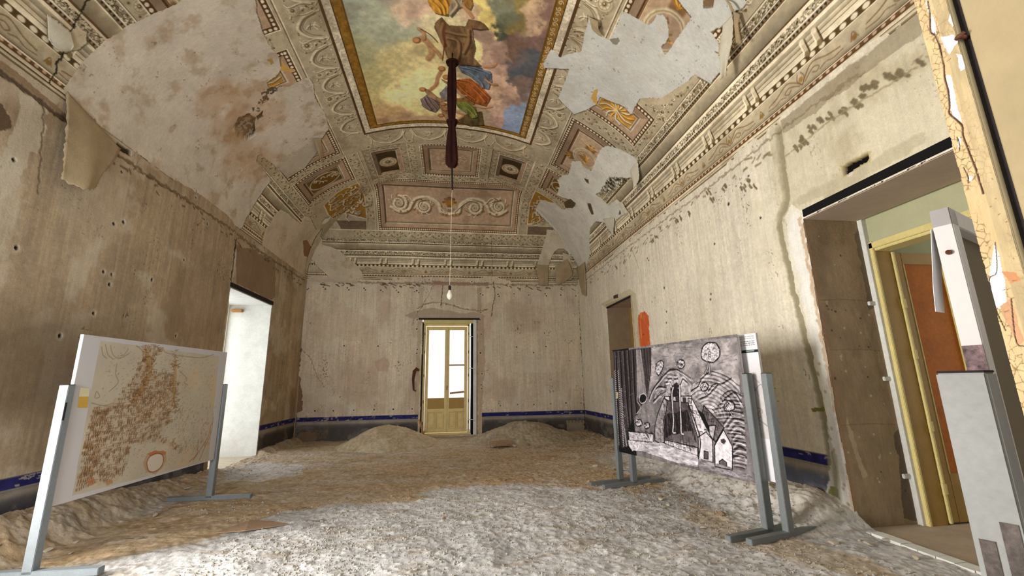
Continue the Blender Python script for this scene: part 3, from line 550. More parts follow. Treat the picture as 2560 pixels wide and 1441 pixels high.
def part(o,parent):   # parent without moving the part's world place
    o.parent=parent; o.matrix_parent_inverse=Matrix.Translation(-Vector(parent.location)); return o
rnd=random.Random(11)
# ================= VAULT =================
_th=np.linspace(0,math.pi/2,4001)
def _arc(a,b):
    d=np.hypot(np.diff(a*(1-np.cos(_th))),np.diff(b*np.sin(_th))); return np.concatenate([[0],np.cumsum(d)])
AU,AV=_arc(W,RI),_arc(LB,RI); LU,LV=AU[-1],AV[-1]
def u2s(U):   # signed angle about the crown (deg) -> metres along the cross profile
    e=np.radians(90-abs(U)); return math.copysign(LU-float(np.interp(e,_th,AU)),U)
def v2s(V): return float(np.interp(math.radians(V),_th,AV)) if V<90 else LV+math.radians(V-90)*LB
RES=.0092
cv=Cv(-LU,LU,0,LV+8.5,RES,(176,163,136))
su,sv=cv.X,cv.Y
eu=np.interp(LU-np.abs(su),AU,_th); ev=np.interp(np.minimum(sv,LV),AV,_th)
xx=XC+np.sign(su)*W*np.cos(eu); yy=np.where(sv<LV,YB-LB*(1-np.cos(ev)),YB-LB-(sv-LV))
G1,G2=np.meshgrid(eu,np.where(sv<LV,ev,9.0)); SX,SY=cv.g()
side=(G1<G2); E=np.degrees(np.minimum(G1,G2)); TT=np.where(side,SY,SX).astype(np.float32)
ST=np.array((176,167,146),np.float32); LT=np.array((212,204,184),np.float32); DK=np.array((98,84,60),np.float32)
PK=np.array((170,150,130),np.float32); GD=np.array((184,146,78),np.float32); BR=np.array((128,102,76),np.float32)
C=cv.C
def bandc(e0,e1,c0,c1=None):
    m=(E>=e0)&(E<e1)
    if c1 is None: C[m]=c0
    else:
        t=((E[m]-e0)/(e1-e0))[:,None]; C[m]=np.asarray(c0)*(1-t)+np.asarray(c1)*t
def beads(e0,e1,per,lo,hi,duty=.5,rnd_=True):
    m=(E>=e0)&(E<e1); t=(E[m]-e0)/(e1-e0)*2-1; q=(TT[m]/per)%1*2-1
    d=np.hypot(t,q/ (2*duty)); k=np.clip((1.05-d)*3,0,1)[:,None]; C[m]=np.asarray(lo)*(1-k)+np.asarray(hi)*k
# entablature painted round the foot of the vault
bandc(0,.5,DK*1.1,ST*.8);bandc(.5,1.1,LT*.95,ST);bandc(1.1,1.35,BR*.8);bandc(1.35,2.2,LT,ST*1.04);bandc(2.2,2.45,BR*.75)
beads(2.45,3.2,.09,BR*.85,PK*1.1,.3);bandc(3.2,3.5,LT);bandc(3.5,3.7,BR*.8)
bandc(3.7,8.3,ST*.93,ST*1.02);bandc(3.7,4.4,ST*.78,ST*.92)
bandc(8.3,8.5,LT);beads(8.5,9.8,.13,DK*.95,LT*.97,.34);bandc(9.8,10.0,DK)
bandc(10,11.2,LT*1.0,LT*.94);bandc(11.2,11.4,DK*1.3);bandc(11.4,12.1,LT*.9);bandc(12.1,12.3,DK*1.4);bandc(12.3,13.2,ST*.86,LT*.92)
bandc(13.2,14.4,ST*.8,ST*1.0);bandc(14.4,15.2,LT*1.03,LT);bandc(15.2,15.5,BR*.9);beads(15.5,16.2,.055,ST*.8,DK*.7,.32);bandc(16.2,16.5,LT)
bandc(16.5,18.3,ST*.84,ST*.95);bandc(18.3,18.9,LT*1.04);bandc(18.9,19.3,BR*.8)
bandc(19.3,22.8,ST*.74,ST*1.0);bandc(22.8,23.1,LT*1.04);bandc(23.1,23.3,BR*.9);beads(23.3,24.0,.06,ST*.7,DK*.7,.3);bandc(24.0,24.3,LT*1.05)
bandc(24.3,26.2,ST*.78,ST*.86);bandc(26.2,26.5,LT);bandc(26.5,26.7,DK)
m=(E>16.5)&(E<18.3); k=(fbm(TT/.02,E/.25,3,5)>.56)&m; C[k]=DK*.9; k=(fbm(TT/.02,E/.25,3,8)>.6)&m; C[k]=LT
m=(E>24.4)&(E<26.1); k=(fbm(TT/.022,E/.3,3,5)>.55)&m; C[k]=DK*1.1; k=(fbm(TT/.022,E/.3,3,8)>.6)&m; C[k]=LT*.96
# ornament generators -------------------------------------------------
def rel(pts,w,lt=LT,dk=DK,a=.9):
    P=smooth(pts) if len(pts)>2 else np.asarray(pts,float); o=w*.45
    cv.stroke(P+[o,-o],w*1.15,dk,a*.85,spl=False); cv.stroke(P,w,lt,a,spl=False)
def spiral(c,r,turns=1.6,a0=0,d=1):
    n=int(10*turns)+2; return [(c[0]+r*(1-i/(n+1))*math.cos(a0+d*i/n*turns*2*math.pi),c[1]+r*(1-i/(n+1))*math.sin(a0+d*i/n*turns*2*math.pi)) for i in range(n)]
def rosette(c,r,gold=False):
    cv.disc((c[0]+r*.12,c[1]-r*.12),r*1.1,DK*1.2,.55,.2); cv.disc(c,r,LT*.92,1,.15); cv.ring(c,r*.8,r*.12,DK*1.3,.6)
    cv.disc(c,r*.55,ST*.9,1,.2); cv.ring(c,r*.5,r*.1,LT,.8)
    for k in range(8):
        a=k*math.pi/4; cv.stroke([(c[0]+r*.25*math.cos(a),c[1]+r*.25*math.sin(a)),(c[0]+r*.85*math.cos(a),c[1]+r*.85*math.sin(a))],r*.1,DK*1.5,.5,spl=False)
    cv.disc(c,r*.26,(GD*.8 if gold else DK),.9,.2); cv.disc((c[0]-r*.05,c[1]+r*.05),r*.12,LT,.8)
def leafy(p0,p1,amp,n,w,seed=0):   # a running scroll between two points
    p0=np.array(p0,float);p1=np.array(p1,float);d=p1-p0;L=np.hypot(*d);d/=L;q=np.array([-d[1],d[0]])
    for i in range(n):
        c=p0+d*L*(i+.5)/n; s=1 if (i+seed)%2 else -1; r=min(L/n*.45,amp)
        rel([tuple(c+d*x*r+q*y*r*s) for x,y in ((-1,-.3),(-.4,.6),(.3,.7),(.8,.1),(.4,-.5),(-.1,-.2),(.1,.2))],w)
        cv.disc(tuple(c+q*r*.9*-s),w*1.5,DK,.8); cv.stroke([tuple(c-d*r*.9),tuple(c-d*r*.4-q*s*r*.8)],w*.9,DK*1.1,.8); cv.stroke([tuple(c+d*r*.6),tuple(c+d*r-q*s*r*.7)],w*.9,LT,.8)
        if i%3==2: cv.disc(tuple(c+q*r*.6*s),w*1.2,LT,.9)
def rect(U0,U1,V0,V1): return (u2s(U0),u2s(U1),v2s(V0),v2s(V1)) if not isinstance(U0,tuple) else U0
def fillr(r,col,a=1):
    w=cv.win(*r); 
    if w: cv.mix(w,np.full(C[w].shape[:2],a,np.float32),col)
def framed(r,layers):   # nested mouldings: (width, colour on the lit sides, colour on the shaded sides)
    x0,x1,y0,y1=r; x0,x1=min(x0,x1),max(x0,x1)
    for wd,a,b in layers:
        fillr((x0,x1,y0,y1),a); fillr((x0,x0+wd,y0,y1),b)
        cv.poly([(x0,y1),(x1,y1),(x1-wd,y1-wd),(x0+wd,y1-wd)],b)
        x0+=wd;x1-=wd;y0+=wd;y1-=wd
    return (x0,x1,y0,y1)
def beadrow(r,per,wd,lo,hi):   # a row of painted beads just inside r
    x0,x1,y0,y1=r; x0,x1=min(x0,x1),max(x0,x1)
    for (a,b,c,d) in ((x0,x1,y0,y0+wd),(x0,x1,y1-wd,y1),(x0,x0+wd,y0,y1),(x1-wd,x1,y0,y1)):
        w=cv.win(a,b,c,d)
        if w is None: continue
        x,y=SX[w],SY[w]; hor=(b-a)>(d-c)
        t=((y-c)/wd*2-1) if hor else ((x-a)/wd*2-1); q=((x if hor else y)/per%1)*2-1
        k=np.clip((.95-np.hypot(t,q*1.15))*4,0,1)[...,None]; C[w]=np.asarray(lo)*(1-k)+np.asarray(hi)*k
    return (x0+wd,x1-wd,y0+wd,y1-wd)
# ground between the panels
m=E>=26.7; C[m]=ST*.97
for s in (-1,1):
    for V in np.arange(96,248,5.2): pass
# horizontal band above the cornice: rosettes and leaf scrolls
def bandorn(pa,pb,r,step,w=.014,gold=False,seed=0,start=.5):
    pa=np.array(pa,float);pb=np.array(pb,float);L=np.hypot(*(pb-pa));n=max(1,int(round(L/step)));d=(pb-pa)/L
    for i in range(n):
        c=pa+(pb-pa)*(i+start)/n
        if L/n>2.4*r: leafy(tuple(c+d*r*1.2),tuple(c+d*(L/n-r*1.2)),r*.8,max(1,int((L/n-2.4*r)/(r*1.1))),w,seed)
        rosette(tuple(c),r,gold)
        q=np.array([-d[1],d[0]])
        for a in (-1,1):
            for b in (-1,1): cv.disc(tuple(c+d*a*r*1.15+q*b*r*.9),r*.2,DK,.8)
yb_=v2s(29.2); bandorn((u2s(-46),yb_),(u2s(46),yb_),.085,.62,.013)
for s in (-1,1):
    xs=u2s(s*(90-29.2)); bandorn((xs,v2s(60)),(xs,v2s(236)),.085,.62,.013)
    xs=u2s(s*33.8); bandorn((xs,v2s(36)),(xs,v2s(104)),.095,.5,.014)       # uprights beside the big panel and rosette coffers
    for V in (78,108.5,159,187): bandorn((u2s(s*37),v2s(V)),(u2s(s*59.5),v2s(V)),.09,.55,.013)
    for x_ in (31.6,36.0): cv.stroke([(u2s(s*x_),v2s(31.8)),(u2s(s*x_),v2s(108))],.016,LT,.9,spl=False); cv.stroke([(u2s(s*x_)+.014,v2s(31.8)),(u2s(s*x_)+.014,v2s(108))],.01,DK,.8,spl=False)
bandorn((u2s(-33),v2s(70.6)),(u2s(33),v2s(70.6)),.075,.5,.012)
for e_ in (31.7,): 
    m=(E>31.5)&(E<31.8)&(~side); C[m]=LT
for U in (-13.1,12.4): bandorn((u2s(U),v2s(74)),(u2s(U),v2s(104)),.085,.32,.012)
# big scroll panel above the back wall
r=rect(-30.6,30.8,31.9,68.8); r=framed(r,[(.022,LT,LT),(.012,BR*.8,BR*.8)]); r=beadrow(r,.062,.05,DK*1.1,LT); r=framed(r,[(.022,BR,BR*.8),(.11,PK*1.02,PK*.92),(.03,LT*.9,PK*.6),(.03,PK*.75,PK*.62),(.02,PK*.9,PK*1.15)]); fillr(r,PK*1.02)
cx=(r[0]+r[1])/2; cy=(r[2]+r[3])/2; hx=(r[1]-r[0])/2
def acanth(c,R,s,d):
    rel(spiral(c,R,1.7,math.pi*.5,d),R*.30); rel(spiral(c,R*.60,1.3,2.2,d),R*.17)
    for k in range(14): a=k*.45; q0=R*(1-.035*k); cv.stroke([(c[0]+q0*.92*math.cos(a*d),c[1]+q0*.92*math.sin(a*d)),(c[0]+q0*1.1*math.cos((a+.2)*d),c[1]+q0*1.1*math.sin((a+.2)*d))],R*.05,DK*.9,.6)
    for k in range(9):
        a=k*.62; p0=(c[0]+R*.95*math.cos(a),c[1]+R*.95*math.sin(a)); p1=(c[0]+R*1.22*math.cos(a+.28*d),c[1]+R*1.22*math.sin(a+.28*d)); cv.stroke([p0,p1],R*.11,LT if k%3 else GD*.8,.9); cv.stroke([(p0[0]+R*.08,p0[1]-R*.08),(p1[0]+R*.08,p1[1]-R*.08)],R*.05,DK,.6)
    rosette(c,R*.3)
for s in (-1,1):
    acanth((cx+s*hx*.40,cy-.06),.25,s,-s); acanth((cx+s*hx*.80,cy+.02),.26,s,s)
    rel([(cx+s*.1,cy-.28),(cx+s*.28,cy-.2),(cx+s*.33,cy+.05),(cx+s*hx*.33,cy+.25),(cx+s*hx*.52,cy+.2),(cx+s*hx*.6,cy+.02),(cx+s*hx*.66,cy-.18),(cx+s*hx*.8,cy-.24),(cx+s*hx*.93,cy-.1)],.085)
    rel([(cx+s*.15,cy-.22),(cx+s*.3,cy-.05),(cx+s*hx*.3,cy+.17),(cx+s*hx*.42,cy+.17)],.03)
    rel([(cx+s*hx*.58,cy+.1),(cx+s*hx*.66,cy+.27),(cx+s*hx*.72,cy+.24),(cx+s*hx*.68,cy+.17)],.035)
    for k in range(6): cv.disc((cx+s*(hx*(.5+.055*k)),cy-.22+.05*math.sin(k*2)),.035,BR*(1.0 if k%2 else 1.4),.8)
    for k in range(5): cv.disc((cx+s*(.05+.05*k),cy-.33+.01*k),.04,BR*(1.05 if k%2 else 1.3),.9)
for k,(dx,dy,rr,c_) in enumerate([(0,.24,.07,BR),(-.11,.2,.06,BR*1.1),(.11,.2,.06,BR*.9),(0,.12,.13,BR*1.15),(-.17,.1,.05,GD*.7),(.17,.1,.05,GD*.7),(0,.06,.12,GD*.85),(0,-.04,.07,BR),(0,-.16,.11,LT*.9),(0,-.16,.06,DK*1.6),(0,-.28,.05,LT)]): cv.disc((cx+dx,cy+dy),rr,c_,.95,.2,rr*.8)
for s in (-1,1):
    for k in range(4): cv.stroke([(cx+s*.02*k,cy-.22),(cx+s*(.05+.04*k),cy-.1)],.012,DK,.7)
# three coffers between panel and fresco
def coffer(r,inner):
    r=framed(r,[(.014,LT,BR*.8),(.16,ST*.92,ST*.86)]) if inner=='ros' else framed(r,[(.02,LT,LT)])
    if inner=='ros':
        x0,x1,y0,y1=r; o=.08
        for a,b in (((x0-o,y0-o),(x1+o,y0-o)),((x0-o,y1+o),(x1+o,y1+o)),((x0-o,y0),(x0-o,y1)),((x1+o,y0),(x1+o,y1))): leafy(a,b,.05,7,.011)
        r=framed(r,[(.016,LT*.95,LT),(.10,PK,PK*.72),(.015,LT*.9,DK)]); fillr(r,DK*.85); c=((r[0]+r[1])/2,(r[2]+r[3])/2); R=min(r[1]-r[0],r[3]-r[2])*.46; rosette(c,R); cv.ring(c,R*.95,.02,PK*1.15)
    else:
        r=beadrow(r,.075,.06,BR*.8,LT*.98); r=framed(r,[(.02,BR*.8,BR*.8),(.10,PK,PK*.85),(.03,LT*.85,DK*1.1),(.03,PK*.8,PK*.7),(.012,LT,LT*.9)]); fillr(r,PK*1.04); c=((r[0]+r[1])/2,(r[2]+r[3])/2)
        w_,h_=(r[1]-r[0])*.4,(r[3]-r[2])*.38
        for k in range(150):
            a=rnd.random()*6.28;q=.35+.65*rnd.random(); p_=(c[0]+w_*q*math.cos(a),c[1]+h_*q*math.sin(a)); cv.stroke([p_,(p_[0]+.03*math.cos(a+1.5),p_[1]+.03*math.sin(a+1.5)),(p_[0]+.04*math.cos(a+2.6),p_[1]+.04*math.sin(a+2.6))],.012,[LT,DK*1.2,LT*.95,BR*1.2][k%4],.85)
        cv.disc(c,w_*.36,BR*1.15,.9,.3,h_*.55)
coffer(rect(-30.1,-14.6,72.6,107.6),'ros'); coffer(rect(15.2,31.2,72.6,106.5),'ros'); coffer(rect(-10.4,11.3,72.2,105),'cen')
# swag strip round the fresco
def swag(c,L,dp,along,inw,gold=False):
    along=np.array(along,float);inw=np.array(inw,float);c=np.array(c,float); P=lambda a,b: tuple(c+along*a*L+inw*b*dp)
    rel([P(-.42,.25),P(-.3,.62),(P(0,.86)),P(.3,.62),P(.42,.25)],.045); rel([P(-.34,.2),P(-.24,.5),P(0,.7),P(.24,.5),P(.34,.2)],.012,DK*1.2,LT)
    for s in (-1,1):
        rel([P(s*.46,.2),P(s*.40,.5),P(s*.45,.85),P(s*.36,.95)],.022); rel([P(s*.5,.1),P(s*.44,.05),P(s*.42,.2)],.02)
    rel([P(-.05,.2),P(.02,.3),P(.04,.5),P(-.03,.6)],.022); cv.stroke([P(-.12,.28),P(0,.36),P(.12,.28)],.014,LT,.9); cv.stroke([P(-.08,.5),P(.1,.44)],.014,DK,.7)
    for k in range(12): 
        a=rnd.uniform(-.5,.5); cv.disc(P(a,rnd.choice([.1,.9])),.012,DK if k%2 else LT,.8)
fi=27.4; y0s=v2s(106.5); y1s=v2s(122); x1s=u2s(fi)
for i in range(4):
    c=(-x1s+2*x1s*(i+.5)/4,y1s-.02); swag(c,2*x1s/4*.95,y1s-y0s-.06,(1,0),(0,-1))
    rosette((-x1s+2*x1s*(i)/4,y0s+.12),.1)
rosette((x1s,y0s+.12),.1)
dw=u2s(36)-x1s
for s in (-1,1):
    L=(v2s(236)-y1s)/7.6
    for i in range(8):
        cy_=y1s+L*(i+.5); swag((s*x1s,cy_),L*.9,dw*.86,(0,1),(s,0)); rosette((s*(x1s+dw*.68),cy_+L*.5),.12 if i%2 else .09)
        leafy((s*(x1s+.08),cy_+L*.5),(s*(x1s+dw*.5),cy_+L*.5),.05,3,.012)
    x_=u2s(s*36.3); cv.stroke([(x_,v2s(109)),(x_,v2s(238))],.02,LT,.9,spl=False); cv.stroke([(x_+s*.02,v2s(109)),(x_+s*.02,v2s(238))],.012,BR*.7,.9,spl=False)
# side panels
def panel(r,bead=.07):
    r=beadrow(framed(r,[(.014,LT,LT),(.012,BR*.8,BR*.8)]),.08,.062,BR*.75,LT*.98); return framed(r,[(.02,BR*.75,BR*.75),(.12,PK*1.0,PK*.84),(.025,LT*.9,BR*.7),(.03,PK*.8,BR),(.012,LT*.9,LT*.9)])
def medallion(c,R):
    for a in (90,210,330): 
        q=(c[0]+R*1.25*math.cos(math.radians(a)),c[1]+R*1.25*math.sin(math.radians(a))); cv.disc(q,R*.42,BR,.9,.15)
        for k in range(7): b=math.radians(a+(k-3)*22); cv.stroke([q,(q[0]+R*.5*math.cos(b),q[1]+R*.5*math.sin(b))],R*.09,GD*(1.1 if k%2 else .8),.95,spl=False)
    cv.disc((c[0]+.03,c[1]-.03),R*1.12,DK*1.2,.6); cv.disc(c,R*1.08,LT*.92,1,.06); cv.ring(c,R*.95,R*.09,DK*1.5,.7); cv.disc(c,R*.84,PK*.95,1,.06)
    for k in range(26): 
        a=rnd.random()*6.28;q=rnd.random()*R*.55; p_=(c[0]+q*math.cos(a),c[1]+q*math.sin(a)); cv.stroke([p_,(p_[0]+R*.2*math.cos(a+.8),p_[1]+R*.25*math.sin(a+.8))],R*.1,[GD,GD*.75,GD*1.15,BR][k%4],.9)
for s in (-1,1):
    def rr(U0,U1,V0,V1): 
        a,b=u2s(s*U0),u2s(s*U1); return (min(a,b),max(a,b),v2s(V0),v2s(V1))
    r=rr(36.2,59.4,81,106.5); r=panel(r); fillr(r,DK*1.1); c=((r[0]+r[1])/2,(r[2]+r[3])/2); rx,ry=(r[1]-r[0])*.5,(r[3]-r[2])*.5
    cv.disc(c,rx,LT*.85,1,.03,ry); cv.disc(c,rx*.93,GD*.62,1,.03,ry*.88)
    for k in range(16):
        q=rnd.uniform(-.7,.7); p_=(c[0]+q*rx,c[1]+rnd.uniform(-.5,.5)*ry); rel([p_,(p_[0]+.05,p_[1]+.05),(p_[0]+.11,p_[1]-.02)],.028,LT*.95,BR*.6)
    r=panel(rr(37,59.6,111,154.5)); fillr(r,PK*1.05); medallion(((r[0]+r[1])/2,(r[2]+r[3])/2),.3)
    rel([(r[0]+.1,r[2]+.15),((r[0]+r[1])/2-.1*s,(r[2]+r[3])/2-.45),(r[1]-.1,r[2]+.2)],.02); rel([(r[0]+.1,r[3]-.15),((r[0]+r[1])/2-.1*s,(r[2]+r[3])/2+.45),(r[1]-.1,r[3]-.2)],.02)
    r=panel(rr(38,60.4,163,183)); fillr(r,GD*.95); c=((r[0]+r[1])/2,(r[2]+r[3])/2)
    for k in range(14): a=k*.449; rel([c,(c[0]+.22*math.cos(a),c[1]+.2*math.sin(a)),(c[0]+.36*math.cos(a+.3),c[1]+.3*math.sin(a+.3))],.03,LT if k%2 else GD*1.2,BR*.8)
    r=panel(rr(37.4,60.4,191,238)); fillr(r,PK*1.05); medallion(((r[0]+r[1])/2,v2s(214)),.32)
    # spandrel with pale figures on gold
    q=[(u2s(s*35.8),v2s(75.5)),(u2s(s*35.8),v2s(39)),(u2s(s*53.5),v2s(44)),(u2s(s*54.3),v2s(56)),(u2s(s*53.4),v2s(70)),(u2s(s*45),v2s(75))]
    cv.poly(q,GD*.84); cv.stroke(q+[q[0]],.03,LT*.95,1,spl=False); cv.poly([(u2s(s*36.2),v2s(37.5)),(u2s(s*36.2),v2s(32)),(u2s(s*50),v2s(32)),(u2s(s*53),v2s(37.5))],PK*.72)
    ax,ay=u2s(s*36.5),v2s(40)
    for k in range(70):
        t=rnd.random(); p_=(u2s(s*(37+15*t)),v2s(41+31*rnd.random())); a=rnd.random()*6.28; L=.06+.1*rnd.random()
        rel([p_,(p_[0]+L*math.cos(a),p_[1]+L*math.sin(a)),(p_[0]+L*1.6*math.cos(a+.7),p_[1]+L*1.6*math.sin(a+.7))],.03+.02*rnd.random(),LT*(.98 if k%3 else .85),BR*.8,.9)
# brackets and frieze scrolls on the cornice
def brk(p,ax,s_):
    for k,off in enumerate((-.085,.085)):
        c=np.array(p)+np.array(ax)*off; e=np.array([ax[1],ax[0]])*s_
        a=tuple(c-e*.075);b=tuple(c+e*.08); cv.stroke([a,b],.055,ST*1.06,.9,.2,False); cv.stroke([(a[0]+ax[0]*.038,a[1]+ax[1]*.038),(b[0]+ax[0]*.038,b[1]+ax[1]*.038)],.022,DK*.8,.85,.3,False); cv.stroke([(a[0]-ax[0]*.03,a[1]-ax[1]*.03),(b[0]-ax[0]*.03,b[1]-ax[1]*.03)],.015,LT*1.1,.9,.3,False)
        cv.disc(a,.035,DK*1.1,.7); cv.disc(b,.035,LT,.8)
def scr(p,ax,s_,L=.42,hi=.17):
    c=np.array(p);a=np.array(ax);e=np.array([ax[1],ax[0]])*s_
    P=lambda x,y: tuple(c+a*x*L+e*y*hi)
    for s in (-1,1):
        for pts,w in (([(0,-.4),(.25,.2),(.5,.45),(.9,.1),(1.25,-.05)],.016),([(.1,-.35),(.25,-.1),(.45,.1),(.6,-.1),(.5,-.3),(.38,-.15)],.014),([(.6,-.35),(.8,-.2),(1.0,-.35),(1.3,-.3)],.012),([(.05,-.3),(.12,.1),(.06,.45)],.014)):
            cv.stroke([P(s*x,y) for x,y in pts],w,BR*.9,.7)
        cv.disc(P(0,.0),.03,GD*.75,.5)
    cv.disc(P(1.62,-.2),.03,GD*.7,.8); cv.stroke([P(1.52,-.3),P(1.62,.15),P(1.72,-.3)],.014,BR,.8)
for k in range(-3,4): 
    x=XC*0+k*1.0-.02
    if abs(x)<LU-1.4: brk((x,v2s(11.6)),(1,0),1)
for k in range(-2,3): scr((k*1.35-.03,v2s(6.0)),(1,0),1)
for s in (-1,1):
    for k in range(12): brk((u2s(s*(90-11.6)),v2s(24)+k*1.0),(0,1),-s)
    for k in range(9): scr((u2s(s*(90-6)),v2s(30)+k*1.35),(0,1),-s)
# fresco frame and fresco
r=(u2s(-27.4),u2s(27.8),v2s(120.6),v2s(240)); r=framed(r,[(.05,BR*.75,BR*.75)]); 
w=cv.win(*r); k=fbm(SX[w]/.03,SY[w]/.03,3,4)[...,None]; C[w]=LT*(.74+.38*k)
r=(r[0]+.12,r[1]-.12,r[2]+.12,r[3]); w=cv.win(*r); C[w]=BR*.7
r=(r[0]+.02,r[1]-.02,r[2]+.02,r[3]); w=cv.win(*r); C[w]=GD*.74*(.8+.4*fbm(SX[w]/.05,SY[w]/.05,3,9))[...,None]
for s,xa in ((-1,r[0]+.07),(1,r[1]-.07)):
    for k in range(70): cv.stroke(spiral((xa,r[2]+.1+k*.1),.045,1.2,k%2*3.1,s),.012,LT*.95 if s>0 else GD*.8,.85)
for k in range(38): cv.stroke(spiral((r[0]+.1+k*.1,r[2]+.035),.03,1,0,1),.01,GD*.9,.8)
r=(r[0]+.135,r[1]-.135,r[2]+.07,r[3]); fillr(r,GD*.6); r=(r[0]+.03,r[1]-.03,r[2]+.03,r[3])
fr=r; w=cv.win(*fr); x,y=SX[w],SY[w]; acc=np.zeros(C[w].shape,np.float32); wt=np.zeros(x.shape,np.float32)
wa=.22+.6*sst(-.9,.5,x); nx=(fbm(x/.35,y/.35,5,21)-.5)*wa; ny=(fbm(x/.35,y/.35,5,31)-.5)*wa
for k_,v_ in SH.items():
    if k_[:2]!='cl' or not k_[2:].isdigit(): continue
    x0,y0,R_=v_[0],v_[1],max(.16,abs(v_[2])); g_=np.exp(-(((x+nx-x0)**2+(y+ny-y0)**2)/(R_*R_*.42)))+1e-7
    acc+=g_[...,None]*np.array(v_[3:],np.float32); wt+=g_
fc=acc/wt[...,None]; gl=SH['cl06']; rr_=np.hypot(x-gl[0],y-gl[1]); 
fc*=(1+.035*np.sin(rr_*38+5*fbm(x/.3,y/.3,2,3))*np.exp(-(rr_/.9)**2))[...,None]; fc*=(.92+.18*fbm(x/.09,y/.09,4,40))[...,None]
fm=fc.mean(-1,keepdims=True); C[w]=(fm+(fc-fm)*.72)*1.36+6
def dr(name,col,folds=(),w=.035,dk=.62,lt=1.3,jit=.012):
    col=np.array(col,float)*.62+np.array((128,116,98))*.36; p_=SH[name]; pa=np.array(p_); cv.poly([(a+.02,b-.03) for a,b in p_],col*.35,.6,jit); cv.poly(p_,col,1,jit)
    ww,mm=cv.inside(p_,jit)
    if mm is not None:
        f=.72+.6*fbm(SX[ww]/.06,SY[ww]/.16,3,7); C[ww]=np.where(mm[...,None],C[ww]*f[...,None],C[ww])
    for f_ in folds: 
        P=np.array(SH[f_]); cv.stroke(P+[.03,-.02],w,col*dk,.75); cv.stroke(P,w*.8,np.minimum(col*lt,235),.8)
FL_=(186,150,118)
dr('f_ol',(84,74,44)); dr('f_och',(150,112,60)); dr('f_or',(172,92,40),('f_or1','f_or2','f_or3')); dr('f_gr',(122,138,66),('f_gr1','f_gr2')); dr('f_blue',(96,120,150),('f_bl1','f_bl2','f_bl3')); dr('f_li',(140,122,134),('f_li1','f_li2','f_li3'),.03); dr('f_lw',(150,150,160))
dr('f_br',(122,94,66),('f_br1','f_br2','f_br3','f_br4'),.06); dr('f_go',(196,142,48),('f_go1','f_go2','f_go3'),.04); dr('f_wh',(168,156,136),('f_wh1',),.04); dr('f_go4',(150,108,50))
for n_,w_ in (('f_fl1',0),('f_fl5',0),('f_fl6',0)): dr(n_,FL_,jit=.01)
for n_,w_ in (('f_limb1',.06),('f_limb2',.06),('f_limb3',.05),('f_fl2',.07),('f_fl3',.05),('f_fl4',.06),('f_ar',.06),('f_pu1',.10),('f_pu2',.07),('f_pu3',.06)):
    cv.stroke(np.array(SH[n_])+[.015,-.015],w_,(120,80,56),.7); cv.stroke(SH[n_],w_*.85,FL_,.95)
for p_ in SH['f_heads']+SH['f_pu4']: cv.disc((p_[0]+.01,p_[1]-.01),.07,(112,74,48),.9,.2); cv.disc(p_,.055,(190,146,106),1,.2)
cv.stroke(SH['f_st'],.02,(120,84,50)); cv.stroke(SH['f_str'],.02,(130,70,40))
# ageing, then the places where the painted skin is gone
C[:]=np.clip((C-150)*1.22+150,8,250)*1.05; ag=(.82+.30*fbm(SX/.9,SY/.9,4,61))*(.90+.20*fbm(SX/.06,SY/.06,3,62)); C*=ag[...,None]; C*=np.array((1.03,1.01,.985),np.float32); k=sst(.62,.75,fbm(SX/.5,SY/.5,5,70)); cv.mix((slice(None),slice(None)),k*.25,(120,96,66))
def patch(name,col,jit=.02,edge=True,dirt=.3,seed=1,depth=-.006,js=.1):
    w,m=cv.inside(SH[name],jit,js,seed)
    if w is None: return
    x,y=SX[w],SY[w]; f=(.93+.14*fbm(x/.5,y/.5,4,seed))[...,None]; c=np.array(col,np.float32)*f
    d=sst(.5,.72,fbm(x/.22,y/.22,5,seed+3))[...,None]*dirt; c=c*(1-d)+np.array((150,122,88),np.float32)*d
    sp=((vn(x/.022,y/.022,seed+9)*vn(x/.12,y/.12,seed+10))>.70)[...,None]; c=np.where(sp,c*.78,c); c*=(.94+.12*fbm(x/.05,y/.02,4,seed+14))[...,None]
    if edge:
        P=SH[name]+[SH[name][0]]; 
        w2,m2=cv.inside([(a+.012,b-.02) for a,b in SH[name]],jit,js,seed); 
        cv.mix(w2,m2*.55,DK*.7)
    C[w]=np.where(m[...,None],c,C[w]); cv.D[w]=np.where(m,depth,cv.D[w])
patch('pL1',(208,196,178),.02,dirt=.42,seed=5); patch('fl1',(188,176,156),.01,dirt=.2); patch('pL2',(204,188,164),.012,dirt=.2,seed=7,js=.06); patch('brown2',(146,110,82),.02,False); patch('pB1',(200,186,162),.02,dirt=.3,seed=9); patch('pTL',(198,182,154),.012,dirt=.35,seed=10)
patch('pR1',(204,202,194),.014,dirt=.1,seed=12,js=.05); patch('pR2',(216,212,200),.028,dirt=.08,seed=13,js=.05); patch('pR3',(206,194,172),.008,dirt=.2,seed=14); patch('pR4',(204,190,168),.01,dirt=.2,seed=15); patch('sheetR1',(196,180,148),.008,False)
patch('pR1h',(120,96,70),.01); cv.poly(SH['pR1g'],GD*1.1,1,.02,.05); cv.poly(SH['pR1j'],ST*.8,1,.02,.05)
for n_ in ('pR2h1','pR2h2','pR2h3','pR2h4'): cv.poly(SH[n_],BR*.9,1,.012,.05); cv.poly([(a+.02,b+.01) for a,b in SH[n_]],DK*.7,.5,.02,.05)
cv.poly(SH['rip'],ST*.82,1,.05,.08)
w,m=cv.inside(SH['rip'],.05,.08); k=fbm(SX[w]/.05,SY[w]/.05,4,3); C[w]=np.where((m&(k>.58))[...,None],DK*.6,C[w]); C[w]=np.where((m&(k<.38))[...,None],LT*1.08,C[w])
cv.poly(SH['gold1'],GD*1.15,1,.01,.05); cv.poly(SH['gold2'],GD*.95,1,.02,.05)
